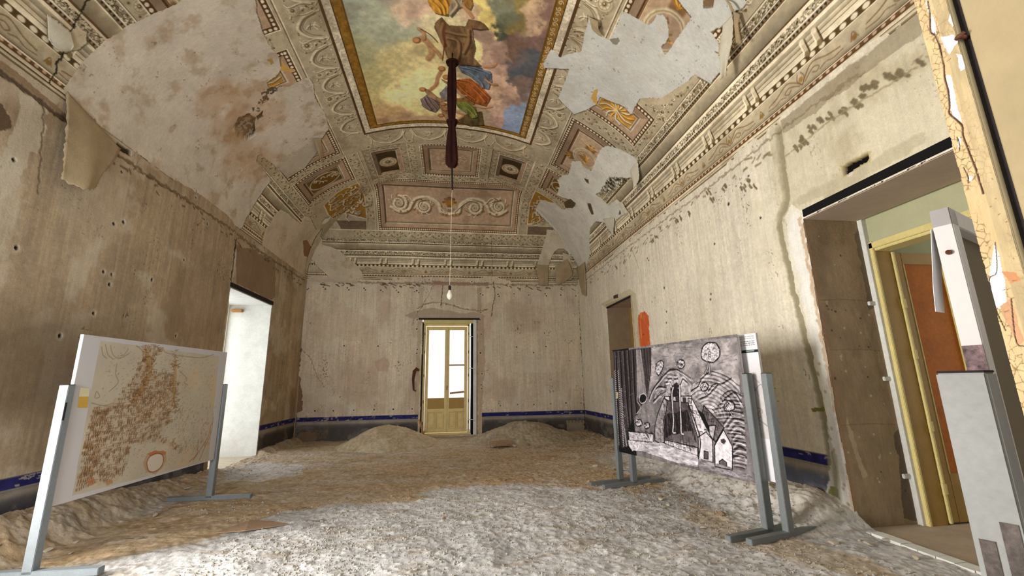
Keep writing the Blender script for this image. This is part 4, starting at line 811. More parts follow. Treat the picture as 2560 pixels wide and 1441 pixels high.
cv.poly(SH['hole1'],DK*.85,1,.03,.08,depth=-.09); w,m=cv.inside(SH['hole1'],.03,.08); k=fbm(SX[w]/.04,SY[w]/.04,4,3); C[w]=np.where((m&(k>.55))[...,None],ST*.85,C[w])
cv.poly(SH['hole1b'],DK*.5,.9,.05,.06,depth=-.05)
w,m=cv.inside(SH['smudge1'],.09,.12)
k=fbm(SX[w]/.05,SY[w]/.05,4,13); cv.mix(w,(m&(k>.46)).astype(np.float32)*.85,DK*.55)
for (cxp,cyp,R_,al) in ((0,0,.5,.4),(.45,.3,.6,.3),(-.25,-.55,.6,.35),(.1,.7,.45,.3),(-.1,-1.2,.5,.3),(.6,-.2,.4,.3)):
    c0=np.array(SH['hole1'][0])+[cxp,cyp]; w=cv.win(c0[0]-1,c0[0]+1,c0[1]-1,c0[1]+1); d=np.hypot(SX[w]-c0[0],SY[w]-c0[1])/R_+1.1*(fbm(SX[w]/.18,SY[w]/.18,5,3)-.5)
    cv.mix(w,(1-sst(.4,1.1,d))*al,(168,126,86))
cv.stroke(SH['crackTL'],.022,DK*.4,.9,.3,True,-.01,.03); cv.stroke(SH['gro1'],.035,DK*.5,.8,.4,True,0,.02); cv.stroke(SH['crackB'],.012,DK*.7,.8,.3,True,0,.02)
# place the canvas on the vault
def vault_pts(xx,yy,uu,vv,D):
    gx,gy=np.meshgrid(xx,yy); u=np.maximum(uu[None,:],vv[:,None]); z=ZT+RI*np.sqrt(np.maximum(0,1-u*u))
    return np.stack([gx-np.sign(gx-XC)*D*.0,gy,z-D],-1)
uu=np.cos(eu); vv=np.where(sv<LV,np.cos(ev),np.clip(1-(yy-YN)/LB,0,1))
D_=cv.D+.006*(fbm(SX/.12,SY/.12,4,80)-.5)+.03*(fbm(SX/1.1,SY/1.1,3,81)-.5)*np.clip((E-3)/12,0,1)
P=vault_pts(xx,yy,uu,vv,D_.astype(np.float32)); yend=float(yy[-1])
ce=link('ceiling',grid_mesh('ceiling',P[:,::-1],C[:,::-1]),MC); struct(ce)
del P,D_,G1,G2,E,TT,side
# the unseen front end of the vault, over the camera
sx2=np.linspace(-LU,LU,90); e2=np.interp(LU-np.abs(sx2),AU,_th); x2=XC+np.sign(sx2)*W*np.cos(e2); y2=np.concatenate([YN+LB*(1-np.sin(np.linspace(math.asin(1-(yend-YN)/LB),math.pi/2,30)))]); v2=np.clip(1-(y2-YN)/LB,0,1)
P=vault_pts(x2,y2,np.cos(e2),v2,0); c2=np.empty(P.shape,np.float32); c2[:]=ST*.9; c2[:,:,:]*=(.8+.4*vn(P[...,0]*3,P[...,1]*3,3))[...,None]
fe=link('ceiling_front',grid_mesh('ceiling_front',P[:,::-1],c2[:,::-1]),MC); struct(fe)
del cv.C
# ================= WALLS =================
def plaster(w,base,seed,streak=.10,blot=.10,warm=(168,134,104),wamt=.35,xs=None):
    x,y=w.g(); c=np.empty(x.shape+(3,),np.float32); c[:]=base
    f=1+streak*2*(fbm(x/.035,y/.8,4,seed)-.5)+blot*2*(fbm(x/.7,y/.7,4,seed+1)-.5)+.08*2*(fbm(x/.03,y/.03,3,seed+2)-.5)
    f+=.10*(fbm(x/.16,y/1.6,3,seed+4)-.5)
    c*=f[...,None]; k=sst(.48,.72,fbm(x/.8,y/1.2,5,seed+6))*wamt; c=c*(1-k[...,None])+np.array(warm,np.float32)*k[...,None]
    k=sst(.54,.7,fbm(x/.5,y/.5,5,seed+8))*.4; c=c*(1-k[...,None])+np.array((214,206,188),np.float32)*k[...,None]
    p=vn(x/.02,y/.026,seed+12)*vn(x/.3,y/.3,seed+13); k=(p>.72); c[k]*=.66
    w.C[:]=c; w.D[:]=.004*(fbm(x/.15,y/.3,4,seed+20)-.5)+.012*(fbm(x/1.3,y/1.3,2,seed+21)-.5)
def holes(w,name,r=.018):
    for i,p_ in enumerate(SH[name]):
        w.disc(p_,r*2.4,(212,204,188),.35,.5); w.disc(p_,r*(.8+.4*rnd.random()),(34,26,20),.95,.2,depth=-.02)
def dado(w,x0,x1,zt,zb=-.2,blue=(44,42,96),seed=1,dark=(98,92,88)):
    W_=w.win(x0,x1,zb,zt); x,y=np.meshgrid(w.X[W_[1]],w.Y[W_[0]]); t=(zt-y)
    c=np.empty(x.shape+(3,),np.float32); c[:]=dark
    k=np.exp(-((t-.16)/.05)**2)[...,None]; c=c*(1-k)+np.array((150,140,124),np.float32)*k
    k=sst(.18,.34,t)[...,None]; c=c*(1-.20*k)
    c*=(.84+.32*fbm(x/.25,y/.25,5,seed))[...,None]; k=sst(.55,.7,fbm(x/.3,y/.2,4,seed+3))[...,None]*.4; c=c*(1-k)+np.array((150,142,134),np.float32)*k
    b=(t<.105)&(t>=0); q=np.array(blue,np.float32)*(.75+.5*fbm(x/.1,y/.05,3,seed+5))[...,None]; ch=(fbm(x/.12,y/.04,4,seed+7)>.69)[...,None]; q=np.where(ch,(150,142,138),q)
    c=np.where(b[...,None],q,c); wl=((t>.105)&(t<.118))[...,None]; c=np.where(wl,(146,138,126),c)
    w.C[W_]=c
def edge_chip(w,pts,wd,col,jit=.03,al=1): w.stroke(pts,wd,col,al,.3,True,-.004,jit)
def wall_obj(name,w,to3d,cut,inward):
    P=to3d(*w.g(),w.D); h,k=w.D.shape; keep=np.ones((h-1,k-1),bool); xc=(w.X[:-1]+w.X[1:])/2; yc=(w.Y[:-1]+w.Y[1:])/2
    for (a,b,c,d,j) in cut:
        gx,gy=np.meshgrid(xc,yc); n1=j*(fbm(gx/.1,gy/.1,3,9)-.5)*2
        keep&=~((gx+n1>a)&(gx+n1<b)&(gy+n1>c)&(gy+n1<d))
    if inward: P=P[:,::-1]; Cx=w.C[:,::-1]; keep=keep[:,::-1]
    else: Cx=w.C
    return struct(link(name,grid_mesh(name,P,Cx,keep),MW))
WR=.0105
# back wall
b=Cv(XL-.02,XR+.02,-.25,ZT+.15,WR); plaster(b,(206,190,166),101,.09,.05,(166,142,122),.40)
for n_,al in (('Bpink1',.2),('Bpink2',.2)): b.poly(SH[n_],(180,152,128),al,.18,.3)
b.poly(SH['Bpatch1'],(176,150,130),.6,.03,.1); b.poly(SH['Blintel'],(168,150,128),.8,.05,.2)
b.poly([(-1.02,3.4),(-.9,3.4),(-.9,.6),(-1.0,0),(-1.03,0)],(160,136,110),.5,.04,.15); b.poly([(.8,3.4),(1.0,3.4),(1.02,2.4),(.95,.6),(.95,0),(.8,0)],(160,134,106),.55,.05,.15)
dado(b,XL-.02,-.93,SH['Bcornerline'][-1][1]*0+.60,-.25,seed=3); dado(b,.93,XR+.02,.60,-.25,seed=5)
b.poly(SH['Bbrick'],(130,104,82),.75,.03,.1); b.poly(SH['Bbrickr'],(152,136,112),.85,.03,.1)
for k in range(5):
    for r_ in range(2): b.poly([(SH['Bbrickr'][0][0]+.05+k*.1,.24-r_*.16),(SH['Bbrickr'][0][0]+.11+k*.1,.24-r_*.16),(SH['Bbrickr'][0][0]+.11+k*.1,.32-r_*.16),(SH['Bbrickr'][0][0]+.05+k*.1,.32-r_*.16)],(104,92,72) if r_==0 else (146,134,114),.6,.01)
for k in range(6):
    for r_ in range(3): b.poly([(-4.1+k*.12+.06*(r_%2),.02+r_*.09),(-4.01+k*.12+.06*(r_%2),.02+r_*.09),(-4.01+k*.12+.06*(r_%2),.09+r_*.09),(-4.1+k*.12+.06*(r_%2),.09+r_*.09)],(118,92,68),.6,.015)
W_=b.win(SH['Bbluestrip'][0][0],SH['Bbluestrip'][1][0],.49,.6); b.mix(W_,(fbm(*[g_/.06 for g_ in np.meshgrid(b.X[W_[1]],b.Y[W_[0]])],4,5)>.5).astype(np.float32)*.7,(176,162,150))
b.poly(SH['Bcornerbrown'],(128,98,72),.9,.05,.12,depth=-.03); edge_chip(b,SH['Bcornerline'],.05,(60,44,32),.04); edge_chip(b,SH['Brline'],.045,(70,52,38),.04)
for n_ in ('Bcrack1','Bcrack3'): b.stroke(SH[n_],.022,(70,54,44),.85,.3,True,-.006,.03)
for n_ in ('Bcrack2','Bcrack4'): b.stroke(SH[n_],.016,(96,78,62),.6,.3,True,0,.03)
b.stroke([(-1.05,3.72),(-.6,3.9),(-.1,3.86),(.35,3.72),(.8,3.66),(1.1,3.7)],.03,(112,92,70),.7,.3,True,-.008,.05)
b.stroke([(-4.2,4.56),(-2,4.5),(0,4.53),(2,4.5),(4,4.52)],.06,(112,92,70),.5,.4,True,0,.06)
b.poly([(-.62,4.58),(1.1,4.54),(1.15,4.44),(-.55,4.46)],(150,122,104),.8,.03)
for k in range(60):
    x_=rnd.choice([rnd.uniform(-4,-3),rnd.uniform(-2.3,-.9),rnd.uniform(1,4)]); z_=4.5-rnd.random()*.14; b.stroke([(x_,z_),(x_+rnd.uniform(.04,.12),z_-rnd.uniform(0,.05))],.03,(92,74,56),.75,.4,False,0,.02)
b.poly([(-1.0,4.35),(-.85,4.35),(-.88,3.8),(-1.0,3.7)],(172,152,126),.5,.02); b.poly([(.78,4.4),(.92,4.4),(.92,3.6),(.8,3.6)],(164,146,120),.6,.02); b.poly([(-.85,4.4),(.76,4.38),(.76,3.75),(-.7,3.95)],(198,186,164),.35,.02)
holes(b,'Btopholes',.018)
for c_ in ((-.7,4.62),(.62,4.58)): b.disc(c_,.055,(206,198,182),.9); b.disc(c_,.018,(50,40,32),.9)
b.poly([(XL,4.7),(-3.0,4.7),(-2.75,4.6),(-2.9,4.48),(XL,4.5)],(196,182,160),.8,.03)
DX0,DX1,DZ=-.86,.80,3.40
wall_obj('wall_back',b,lambda x,z,d:np.stack([x,YB-d,z],-1),[(DX0,DX1,-1,DZ,.012)],False)
# left wall
L0=3.9
l=Cv(L0,YB+.02,-.25,ZT+.1,WR); plaster(l,(172,152,124),201,.12,.10,(134,110,86),.5); x,y=l.g()
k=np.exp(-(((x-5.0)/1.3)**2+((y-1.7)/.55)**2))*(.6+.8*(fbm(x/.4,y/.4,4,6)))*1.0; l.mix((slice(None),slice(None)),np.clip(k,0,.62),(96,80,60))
k=np.exp(-(((x-8.2)/.9)**2+((y-2.2)/.9)**2))*.35; l.mix((slice(None),slice(None)),k,(134,104,76))
k=sst(.5,.68,fbm(x/.9,y/1.3,4,33))*sst(2.2,4,y)*.5; l.mix((slice(None),slice(None)),k,(206,192,168))
l.poly(SH['Lpatch1'],(202,192,172),.6,.08,.2); l.poly(SH['Lbrown'],(128,102,78),.7,.05,.15)
dado(l,L0,8.86,.62,-.25,seed=13,dark=(88,86,88)); dado(l,10.86,YB+.02,.60,-.25,seed=15)
W_=l.win(L0,5.2,.5,.62); l.mix(W_,(fbm(*[g_/.1 for g_ in np.meshgrid(l.X[W_[1]],l.Y[W_[0]])],4,15)>.60).astype(np.float32)*.6,(120,112,112))
l.poly(SH['Lbeam'],(136,112,84),.8,.02); l.stroke(SH['Lbeam'][3:6],.05,(70,56,44),.7,.3,True,-.01,.03); l.poly(SH['Lgap'],(74,62,50),.95,.02,depth=-.05)
l.stroke(SH['Lcrack1'],.02,(110,92,72),.7,.3,True,-.004,.03); l.stroke(SH['Lcrack2'],.05,(70,54,40),.8,.3,True,-.02,.04)
l.stroke([(4.9,4.43),(6,4.42),(7.5,4.46),(8.8,4.5)],.05,(108,88,66),.7,.4,True,-.01,.05); l.stroke([(8.9,4.47),(10,4.45),(13,4.5)],.05,(108,88,66),.6,.4,True,-.01,.05)
for k in range(50):
    y_=rnd.uniform(5.2,12.8); z_=4.42-rnd.random()*.15; l.stroke([(y_,z_),(y_+rnd.uniform(.03,.12),z_-rnd.uniform(-.03,.04))],.03,(100,80,60),.7,.4,False,0,.02)
holes(l,'Lholes',.02); l.poly([(p_[0],p_[1]) for p_ in [(4.15,4.1),(4.28,4.15),(4.4,4.0),(4.3,3.86),(4.18,3.9)]],(90,72,54),.85,.05)
for a_ in (8.86,10.88): l.stroke([(a_,-.1),(a_,3.4)],.05,(190,176,152),.7,.4,False,0,.03)
l.poly([(8.7,-.25),(8.9,-.25),(8.9,.5),(8.8,.55)],(150,124,88),.8,.05)
wall_obj('wall_left',l,lambda y_,z,d:np.stack([XL+d,y_,z],-1),[(8.87,10.88,-1,3.38,.014)],True)
# right wall
R0=1.6
r_=Cv(R0,YB+.02,-.25,ZT+.1,WR); plaster(r_,(216,206,186),301,.08,.05,(186,174,148),.35); x,y=r_.g()
k=sst(6,11,x)*.35; 
k=sst(.45,.7,fbm(x/.5,y/1.8,4,36))*.3; r_.mix((slice(None),slice(None)),k,(222,214,190))
dado(r_,4.36,9.2,.62,-.25,seed=23,dark=(96,98,108)); dado(r_,10.8,YB+.02,.60,-.25,seed=25)
r_.poly([(R0,3.35),(4.3,3.3),(4.6,3.6),(4.5,4.6),(R0,4.6)],(190,180,150),.5,.05,.3)
W_=r_.win(R0,4.5,3.3,4.6); xx_,yy_=np.meshgrid(r_.X[W_[1]],r_.Y[W_[0]]); r_.mix(W_,sst(.5,.7,fbm(xx_/.35,yy_/.35,5,44))*.35,(150,134,104))
r_.stroke(SH['Rchan2'],.12,(180,170,144),.85,.2,True,-.006,.03); r_.stroke(SH['Rchan'],.085,(158,149,122),.9,.2,True,-.012,.025); r_.stroke(SH['Rchan'][:4],.13,(176,165,140),.9,.2,True,-.006,.02)
r_.poly([(4.2,-.2),(4.2,3.36),(4.34,3.5),(4.46,3.4),(4.5,2.9),(4.42,2.2),(4.38,1.2),(4.36,-.2)],(222,216,200),.9,.03,.12); r_.stroke(SH['Rchan'],.06,(150,141,114),.9,.2,True,-.012,.02)
r_.poly(SH['Rwhite'],(226,222,214),.95,.04,.15); r_.stroke([(4.22,-.1),(4.22,1.2),(4.24,2.2),(4.26,3.3)],.05,(176,140,110),.6,.3,True,0,.04)
r_.poly([(4.22,-.25),(5.3,-.25),(5.2,.05),(4.6,.12),(4.45,.35),(4.4,.9),(4.24,1.1)],(216,212,206),.8,.06,.2)
for k in range(16): 
    a=rnd.random(); r_.disc((4.26+.12*rnd.random(),a*3),.018,(160,146,120),.7,.4)
r_.poly(SH['Rorange'],(196,84,36),.92,.05,.07); W_,m_=r_.inside(SH['Rorange'],.05,.07); xx_,yy_=np.meshgrid(r_.X[W_[1]],r_.Y[W_[0]]); r_.mix(W_,(m_&(fbm(xx_/.05,yy_/.2,4,3)>.6)).astype(np.float32)*.6,(214,160,110))
r_.poly(SH['Rslot'],(20,16,14),1,.02,.08,depth=-.06); r_.stroke(SH['Rslot']+[SH['Rslot'][0]],.03,(160,140,80),.5,.4,False,0,.03); r_.poly(SH['Rslot'],(14,12,12),1,.02,.08)
r_.disc((np.array(SH['Rslot'][0])+[-.07,-.12]),.035,(200,192,176),.9)
for p_ in SH['Rdabs']:
    for k in range(3): a=(p_[0]+rnd.uniform(-.05,.05),p_[1]+rnd.uniform(-.04,.04)); r_.stroke([a,(a[0]-.03,a[1]-.05)],.035,(112,100,76),.9,.35,False,0,.02)
r_.stroke(SH['Rsplit'],.02,(150,134,104),.7,.3,True,0,.02)
r_.stroke([(3.2,4.44),(4.3,4.5),(6,4.47),(8,4.5),(12.8,4.5)],.03,(120,100,76),.55,.4,True,-.006,.05); r_.poly([(R0,4.6),(4.3,4.6),(4.3,4.42),(R0,4.36)],(118,104,82),.45,.05,.2)
for k in range(70):
    y_=rnd.uniform(4.5,12.8); z_=4.45-rnd.random()*.2; r_.stroke([(y_,z_),(y_+rnd.uniform(.03,.1),z_-rnd.uniform(-.03,.05))],.03,(128,112,84),.7,.4,False,0,.02)
holes(r_,'Rholes',.022)
for k in range(8): p_=(rnd.uniform(5,9),rnd.uniform(2.2,4.2)); r_.disc(p_,.02,(60,50,40),.8)
r_.poly(SH['Rframe2'],(190,178,146),.8,.02); r_.stroke([(9.15,2.0),(9.15,3.36),(10.8,3.42)],.06,(150,134,104),.5,.3,False,0,.03); r_.poly(SH['Rslot2'],(60,50,40),.9,.01); r_.stroke(SH['Rcrack'],.015,(110,96,74),.7)
r_.poly([(5.3,3.0),(5.45,3.0),(5.5,1.6),(5.35,1.5)],(222,214,190),.3,.05)
r_.poly(SH['Rgreen'],(112,110,50),.9,.02); r_.poly(SH['Rgreen2'],(122,120,60),.9,.03)
r_.stroke([(4.36,.62),(4.4,.1)],.1,(150,146,120),.7,.3,False)
wall_obj('wall_right',r_,lambda y_,z,d:np.stack([XR-d,y_,z],-1),[(2.35,4.22,-1,3.27,.012),(9.2,10.75,-1,3.36,.01)],False)
# near wall with the entrance and an added opening for light, front part of the left wall with its balcony opening (behind or beside the camera)
def sbox(name,*a,**k): return struct(box(name,*a,**k))
sbox('wall_near_left',XL-.3,-3.6,YN-.6,YN,-.3,4.75,M_white2,bev=0); sbox('wall_near_pier',-2.0,-.9,YN-.6,YN,-.3,4.75,M_white2,bev=0); sbox('wall_near_over',-3.6,-2.0,YN-.6,YN,3.3,4.75,M_white2,bev=0); sbox('wall_near_right',.835,XR+.3,YN-.6,YN,-.3,4.75,M_white2,bev=0); sbox('wall_near_top',-.9,.835,YN-.6,YN,3.2,4.75,M_white2,bev=0)
sbox('wall_left_front',XL-.25,XL-.002,YN,2.3,-.3,4.75,M_white2,bev=0); sbox('wall_left_pier',XL-.25,XL-.02,4.2,4.4,-.3,3.4,M_white2,bev=0); sbox('wall_left_over',XL-.25,XL-.002,2.3,L0+.02,3.35,4.75,M_white2,bev=0)
sbox('light_block_left',-1.0,-.92,-1.8,YN-.6,-.3,3.4,M_white2,bev=0); sbox('light_block_right',.84,.92,-1.8,YN-.6,-.3,3.4,M_white2,bev=0)  # unseen partitions added to keep the near fill light off the jamb
sbox('wall_right_front',XR+.002,XR+.3,YN,R0+.02,-.3,4.75,M_white2,bev=0)
# ---- openings: reveals, soffits and linings
def rbox(name,x0,x1,y0,y1,z0,z1,m,bev=.003): return sbox(name,x0,x1,y0,y1,z0,z1,m,bev=bev)
# left doorway (deep white reveal)
rbox('trim_1',XL-.95,XL-.004,10.88,10.94,-.2,3.42,M_white2); rbox('trim_2',XL-.95,XL-.004,8.83,8.87,-.2,3.42,M_white2); rbox('trim_3',XL-.95,XL-.02,8.83,10.94,3.37,3.43,M_white2)
rbox('trim_4',XL-.06,XL+.012,8.85,10.93,3.385,3.475,M_dark)
# right far doorway
rbox('trim_5',XR+.004,XR+.7,10.75,10.8,-.2,3.4,M_brown); rbox('trim_6',XR+.004,XR+.7,9.15,9.2,-.2,3.4,M_brown); rbox('trim_7',XR+.02,XR+.7,9.15,10.8,3.36,3.42,M_soffit); rbox('trim_8',XR-.01,XR+.03,9.2,10.76,3.335,3.372,M_dark)
# right wide doorway
rbox('trim_9',XR+.004,4.78,4.22,4.30,-.25,3.3,M_brown); rbox('trim_10',XR+.02,4.80,2.28,4.26,3.265,3.30,M_soffit); rbox('trim_11',XR-.012,XR+.05,2.3,4.2,3.285,3.375,M_black); 
rv=Cv(XR+.002,4.79,-.2,3.27,.008,(150,130,104)); x,y=rv.g(); rv.C*=(.88+.24*fbm(x/.25,y/.35,5,551))[...,None]; rv.C*=(.94+.12*fbm(x/.015,y/.05,3,552))[...,None]
k=sst(.52,.7,fbm(x/.3,y/.5,4,553))*.35; rv.mix((slice(None),slice(None)),k,(108,92,76)); rv.poly([(4.64,.0),(4.79,.0),(4.79,.9),(4.72,.85),(4.66,.4)],(70,62,56),.55,.05,.15); rv.poly([(4.70,2.2),(4.79,2.2),(4.79,3.2),(4.72,3.1)],(84,74,64),.5,.04,.15)
for p_ in ([(4.17,1.05),(4.21,.9),(4.25,.62),(4.30,.45),(4.24,.42),(4.20,.60),(4.16,.85)],[(4.16,2.28),(4.20,2.30),(4.19,2.22)],[(4.22,1.68),(4.26,1.70),(4.24,1.62)],[(4.45,.62),(4.50,.66),(4.49,.58)]): rv.poly(p_,(186,168,138),.8,.012,.04)
for z_ in (2.30,1.74,.95): rv.stroke([(4.1,z_),(4.4,z_+.01),(4.75,z_-.01)],.012,(112,96,78),.5,.4,False,0,.008)
for k in range(30): rv.disc((rnd.uniform(4.1,4.75),rnd.uniform(.1,3.2)),rnd.uniform(.006,.014),(200,186,160) if k%2 else (70,58,48),.8)
rv.stroke([(4.09,-.1),(4.10,1.5),(4.09,3.2)],.02,(176,120,90),.5,.3,False,0,.02); q_=rv.D; struct(link('trim_21',grid_mesh('trim_21',np.stack([x,4.216-.003*fbm(x/.05,y/.1,3,9),y],-1)[:,::-1],rv.C[:,::-1]),MW))
rbox('trim_12',XR+.004,4.78,2.27,2.35,-.25,3.3,M_brown)
rbox('trim_13',4.78,4.86,4.16,4.36,-.2,3.3,M_white2)
# white paint drips along the joint
rbox('trim_14',4.80,5.9,4.40,4.46,-.2,3.3,M_green)
# ================= FLOOR =================
def fz(x,y):
    z=-.035+.05*(fbm(x/1.6,y/1.6,3,401)-.5)+.045*(fbm(x/.35,y/.35,4,402)-.5)+.022*(fbm(x/.07,y/.07,3,403)-.5)
    dl=x-XL; hl=.30*sst(9.2,4.0,y)+.06; z=z+hl*sst(.62,.10,dl+.16*(fbm(x/.3,y/.3,3,404)-.5))*(y<9.0)+.10*sst(.35,.05,dl)*(y>=9.0)*(y>10.9)
    bk=np.maximum(sst(.75,.3,dl),sst(1.1,.5,XR-x)*(y>4.2)); z=z+bk*(.09*(fbm(x/.22,y/.3,5,421)-.5)+.035*np.abs(fbm(x/.06,y/.08,4,422)-.5)*2); dr=XR-x; hr=.22*sst(3.9,4.6,y)*sst(10.8,7.5,y)+.05*sst(3.9,4.6,y); z=z+hr*sst(.85,.12,dr+.3*(fbm(x/.3,y/.3,3,405)-.5))
    return z.astype(np.float32)
xs=np.arange(XL-.02,XR+.03,.0125); ys=[.6]
while ys[-1]<YB+.05: ys.append(ys[-1]+(.05 if ys[-1]<2.6 else .0115+.0012*(ys[-1]-2.6)))
ys=np.array(ys); gx,gy=np.meshgrid(xs,ys); z=fz(gx,gy)
grn=fbm(gx/.035,gy/.035,3,410); z=z+(.012*(grn-.5)).astype(np.float32)
lump=fbm(gx/.13,gy/.13,4,411); z=z+(.05*np.maximum(0,lump-.6)).astype(np.float32); l2_=fbm(gx/.05,gy/.045,3,431); z=z+(.045*np.maximum(0,l2_-.64)-.012*np.maximum(0,.38-l2_))*sst(.42,.6,fbm(gx/.6,gy/.5,3,441)).astype(np.float32)
fl=Cv(0,.1,0,.1,.1); fl.X=xs; fl.Y=ys; fl.C=np.empty(z.shape+(3,),np.float32); fl.D=z*0
fl.C[:]=(184,181,178); fl.C*=(.84+.3*fbm(gx/.5,gy/.5,4,412))[...,None]
br=np.zeros(z.shape,np.float32)
def soft(name,rad,al,jit=.5):
    w,m=fl.inside(SH[name],jit,.9,5)
    if w is None: return
    br[w]=np.maximum(br[w],m*al)
soft('Fbrown',0,1,.5); soft('Fbrown2',0,.6,.2)
dl=gx-XL; br=np.maximum(br,sst(1.0,.25,dl+.5*(fbm(gx/.5,gy/.5,3,413)-.5))*(gy<8.9)); br=np.maximum(br,sst(8.2,9.6,gy+.8*(fbm(gx/.9,gy/.9,3,451)-.5))*.85)
br*=np.clip(.35+.95*fbm(gx/.8,gy/.25,4,414),0,1)
for q_ in range(22): br[1:-1,1:-1]=(br[:-2,1:-1]+br[2:,1:-1]+br[1:-1,:-2]+br[1:-1,2:]+br[1:-1,1:-1])/5
w,m=fl.inside(SH['Fwhite'],.15,.4,6); br[w]*=np.where(m,.25,1)
cbr=np.array((168,144,112),np.float32); fl.C=fl.C*(1-br[...,None])+cbr*br[...,None]
k=sst(.55,.75,fbm(gx/.3,gy/.09,4,415))[...,None]*.35; fl.C=fl.C*(1-k)+np.array((120,98,72),np.float32)*k
wr=(sst(.9,.2,XR-gx+.4*(fbm(gx/.25,gy/.25,3,416)-.5))*sst(4,4.5,gy)*sst(9.5,7,gy))[...,None]; fl.C=fl.C*(1-wr*.8)+np.array((216,208,194),np.float32)*wr*.8
fl.C*=(.9+.2*grn)[...,None]; fl.C*=(1-.10*sst(.40,.28,l2_)+.05*sst(.6,.75,l2_))[...,None]; kk_=sst(.60,.72,fbm(gx/.22,gy/.07,4,433))[...,None]*.35; fl.C=fl.C*(1-kk_)+np.array((196,190,180),np.float32)*kk_; k=(vn(gx/.02,gy/.02,417)>.95)[...,None]; fl.C=np.where(k,np.minimum(fl.C*1.15,225),fl.C); k=(vn(gx/.02,gy/.02,418)>.94)[...,None]; fl.C=np.where(k,fl.C*.75,fl.C)
FZ=z; struct(link('floor',grid_mesh('floor',np.stack([gx,gy,z],-1),fl.C),MF))
def zat(x,y):
    i=int(np.clip(np.searchsorted(xs,x),1,len(xs)-1)); j=int(np.clip(np.searchsorted(ys,y),1,len(ys)-1)); return float(FZ[j,i])
del gx,gy
struct(box('floor_threshold',DX0,DX1,YB-.01,YB+.55,-.3,.0,M_stone,bev=.004)); struct(box('floor_left_doorway',XL-1.1,XL+.02,8.85,10.9,-.3,-.05,M_stone,bev=0))
struct(box('floor_entrance',-.9,.75,-1.2,.62,-.3,-.04,M_hall,bev=0)); struct(box('floor_far_doorway',XR-.02,XR+.8,9.15,10.8,-.3,-.04,M_brown,bev=0))
struct(box('floor_hall',XR+.02,9.0,-.5,4.5,-.3,-.045,M_hall,bev=0))
# worn pale threshold strip along the wide doorway
bm=bmesh.new()
for i in range(14):
    y0=2.3+i*.14; bx(bm,XR-.10+.02*rnd.random(),XR+.03,y0,y0+.135,-.12,-.012+.008*rnd.random())
o=fin('trim_15',bm,M_white2); struct(o)
# hall beyond the wide doorway
for n_,a in (('wall_hall_end',(4.86,9.0,4.42,4.5,-.3,3.7)),('wall_hall_side',(8.95,9.05,-.5,1.6,-.3,3.7)),('wall_hall_side_far',(8.95,9.05,4.3,4.5,-.3,3.7)),('wall_hall_near',(4.4,9.0,-.6,-.5,-.3,3.7)),('wall_hall_over',(4.84,4.90,1.2,4.2,2.93,3.32)),('ceiling_hall',(4.4,9.05,-.6,4.5,3.66,3.75))):
    struct(box(n_,*a,M_green,bev=0))
# mustard frame round the inner door
fr=empty('door_frame','mustard yellow door frame standing inside the wide right doorway','door frame',(4.95,4.2,0))
part(box('jamb',4.84,5.045,4.13,4.20,-.06,2.95,M_ycream,None,.006),fr); part(box('jamb',4.84,5.06,2.0,2.08,-.06,2.95,M_ycream,None,.006),fr)
part(box('head',4.838,5.06,2.0,4.2,2.87,2.95,M_yedge,None,.006),fr); part(box('casing',4.815,4.845,4.12,4.26,-.06,2.98,M_yedge,None,.005),fr); part(box('casing',4.815,4.845,2.0,4.22,2.90,2.97,M_yedge,None,.005),fr)
# open leaf with amber panel
lf=empty('door_leaf','open mustard door with tall amber panel in the wide right doorway','door',(5.06,4.18,0))
part(box('stile',5.075,5.19,4.135,4.18,-.03,2.86,M_ycream,None,.006),lf); part(box('stile',5.74,5.87,4.135,4.18,-.03,2.86,M_ycream,None,.006),lf)
part(box('rail',5.19,5.74,4.137,4.178,2.72,2.86,M_ycream,None,.004),lf); part(box('rail',5.19,5.74,4.137,4.178,-.03,.44,M_ycream,None,.004),lf)
pn=part(box('panel',5.17,5.76,4.152,4.166,.42,2.74,M_orange,None,0),lf); pn['label']='amber hardboard panel'
bm=bmesh.new(); bx(bm,5.72,5.742,4.13,4.15,.44,2.72); bx(bm,5.188,5.20,4.13,4.15,.44,2.72); part(fin('beading',bm,M_yedge),lf)
part(box('edge_strip',5.055,5.085,4.11,4.18,-.03,2.86,M_yedge,None,.004),lf)
for zz in (2.25,1.68,.92,.30):
    bm=bmesh.new(); tube(bm,[(5.052,4.115,zz-.06),(5.052,4.115,zz+.06)],.013); bx(bm,5.056,5.085,4.10,4.111,zz-.05,zz+.05); part(fin('hinge',bm,M_yedge),lf)
# small lugs along the joint of the reveal
for zz in (2.26,1.42,.42):
    tag(box('wall_plug',4.70,4.80,4.185,4.215,zz-.02,zz+.025,M_white2,None,.006),{2.26:'topmost white plaster lug on the brown side of the wide right doorway',1.42:'middle white plaster lug on the brown side of the wide right doorway',.42:'lowest white plaster lug on the brown side of the wide right doorway'}[zz],'plaster lug','lugs on the brown reveal')
# inner wall of the far right doorway
rbox('door_3',XR+.62,XR+.68,9.18,10.78,-.1,3.38,M_ycream)
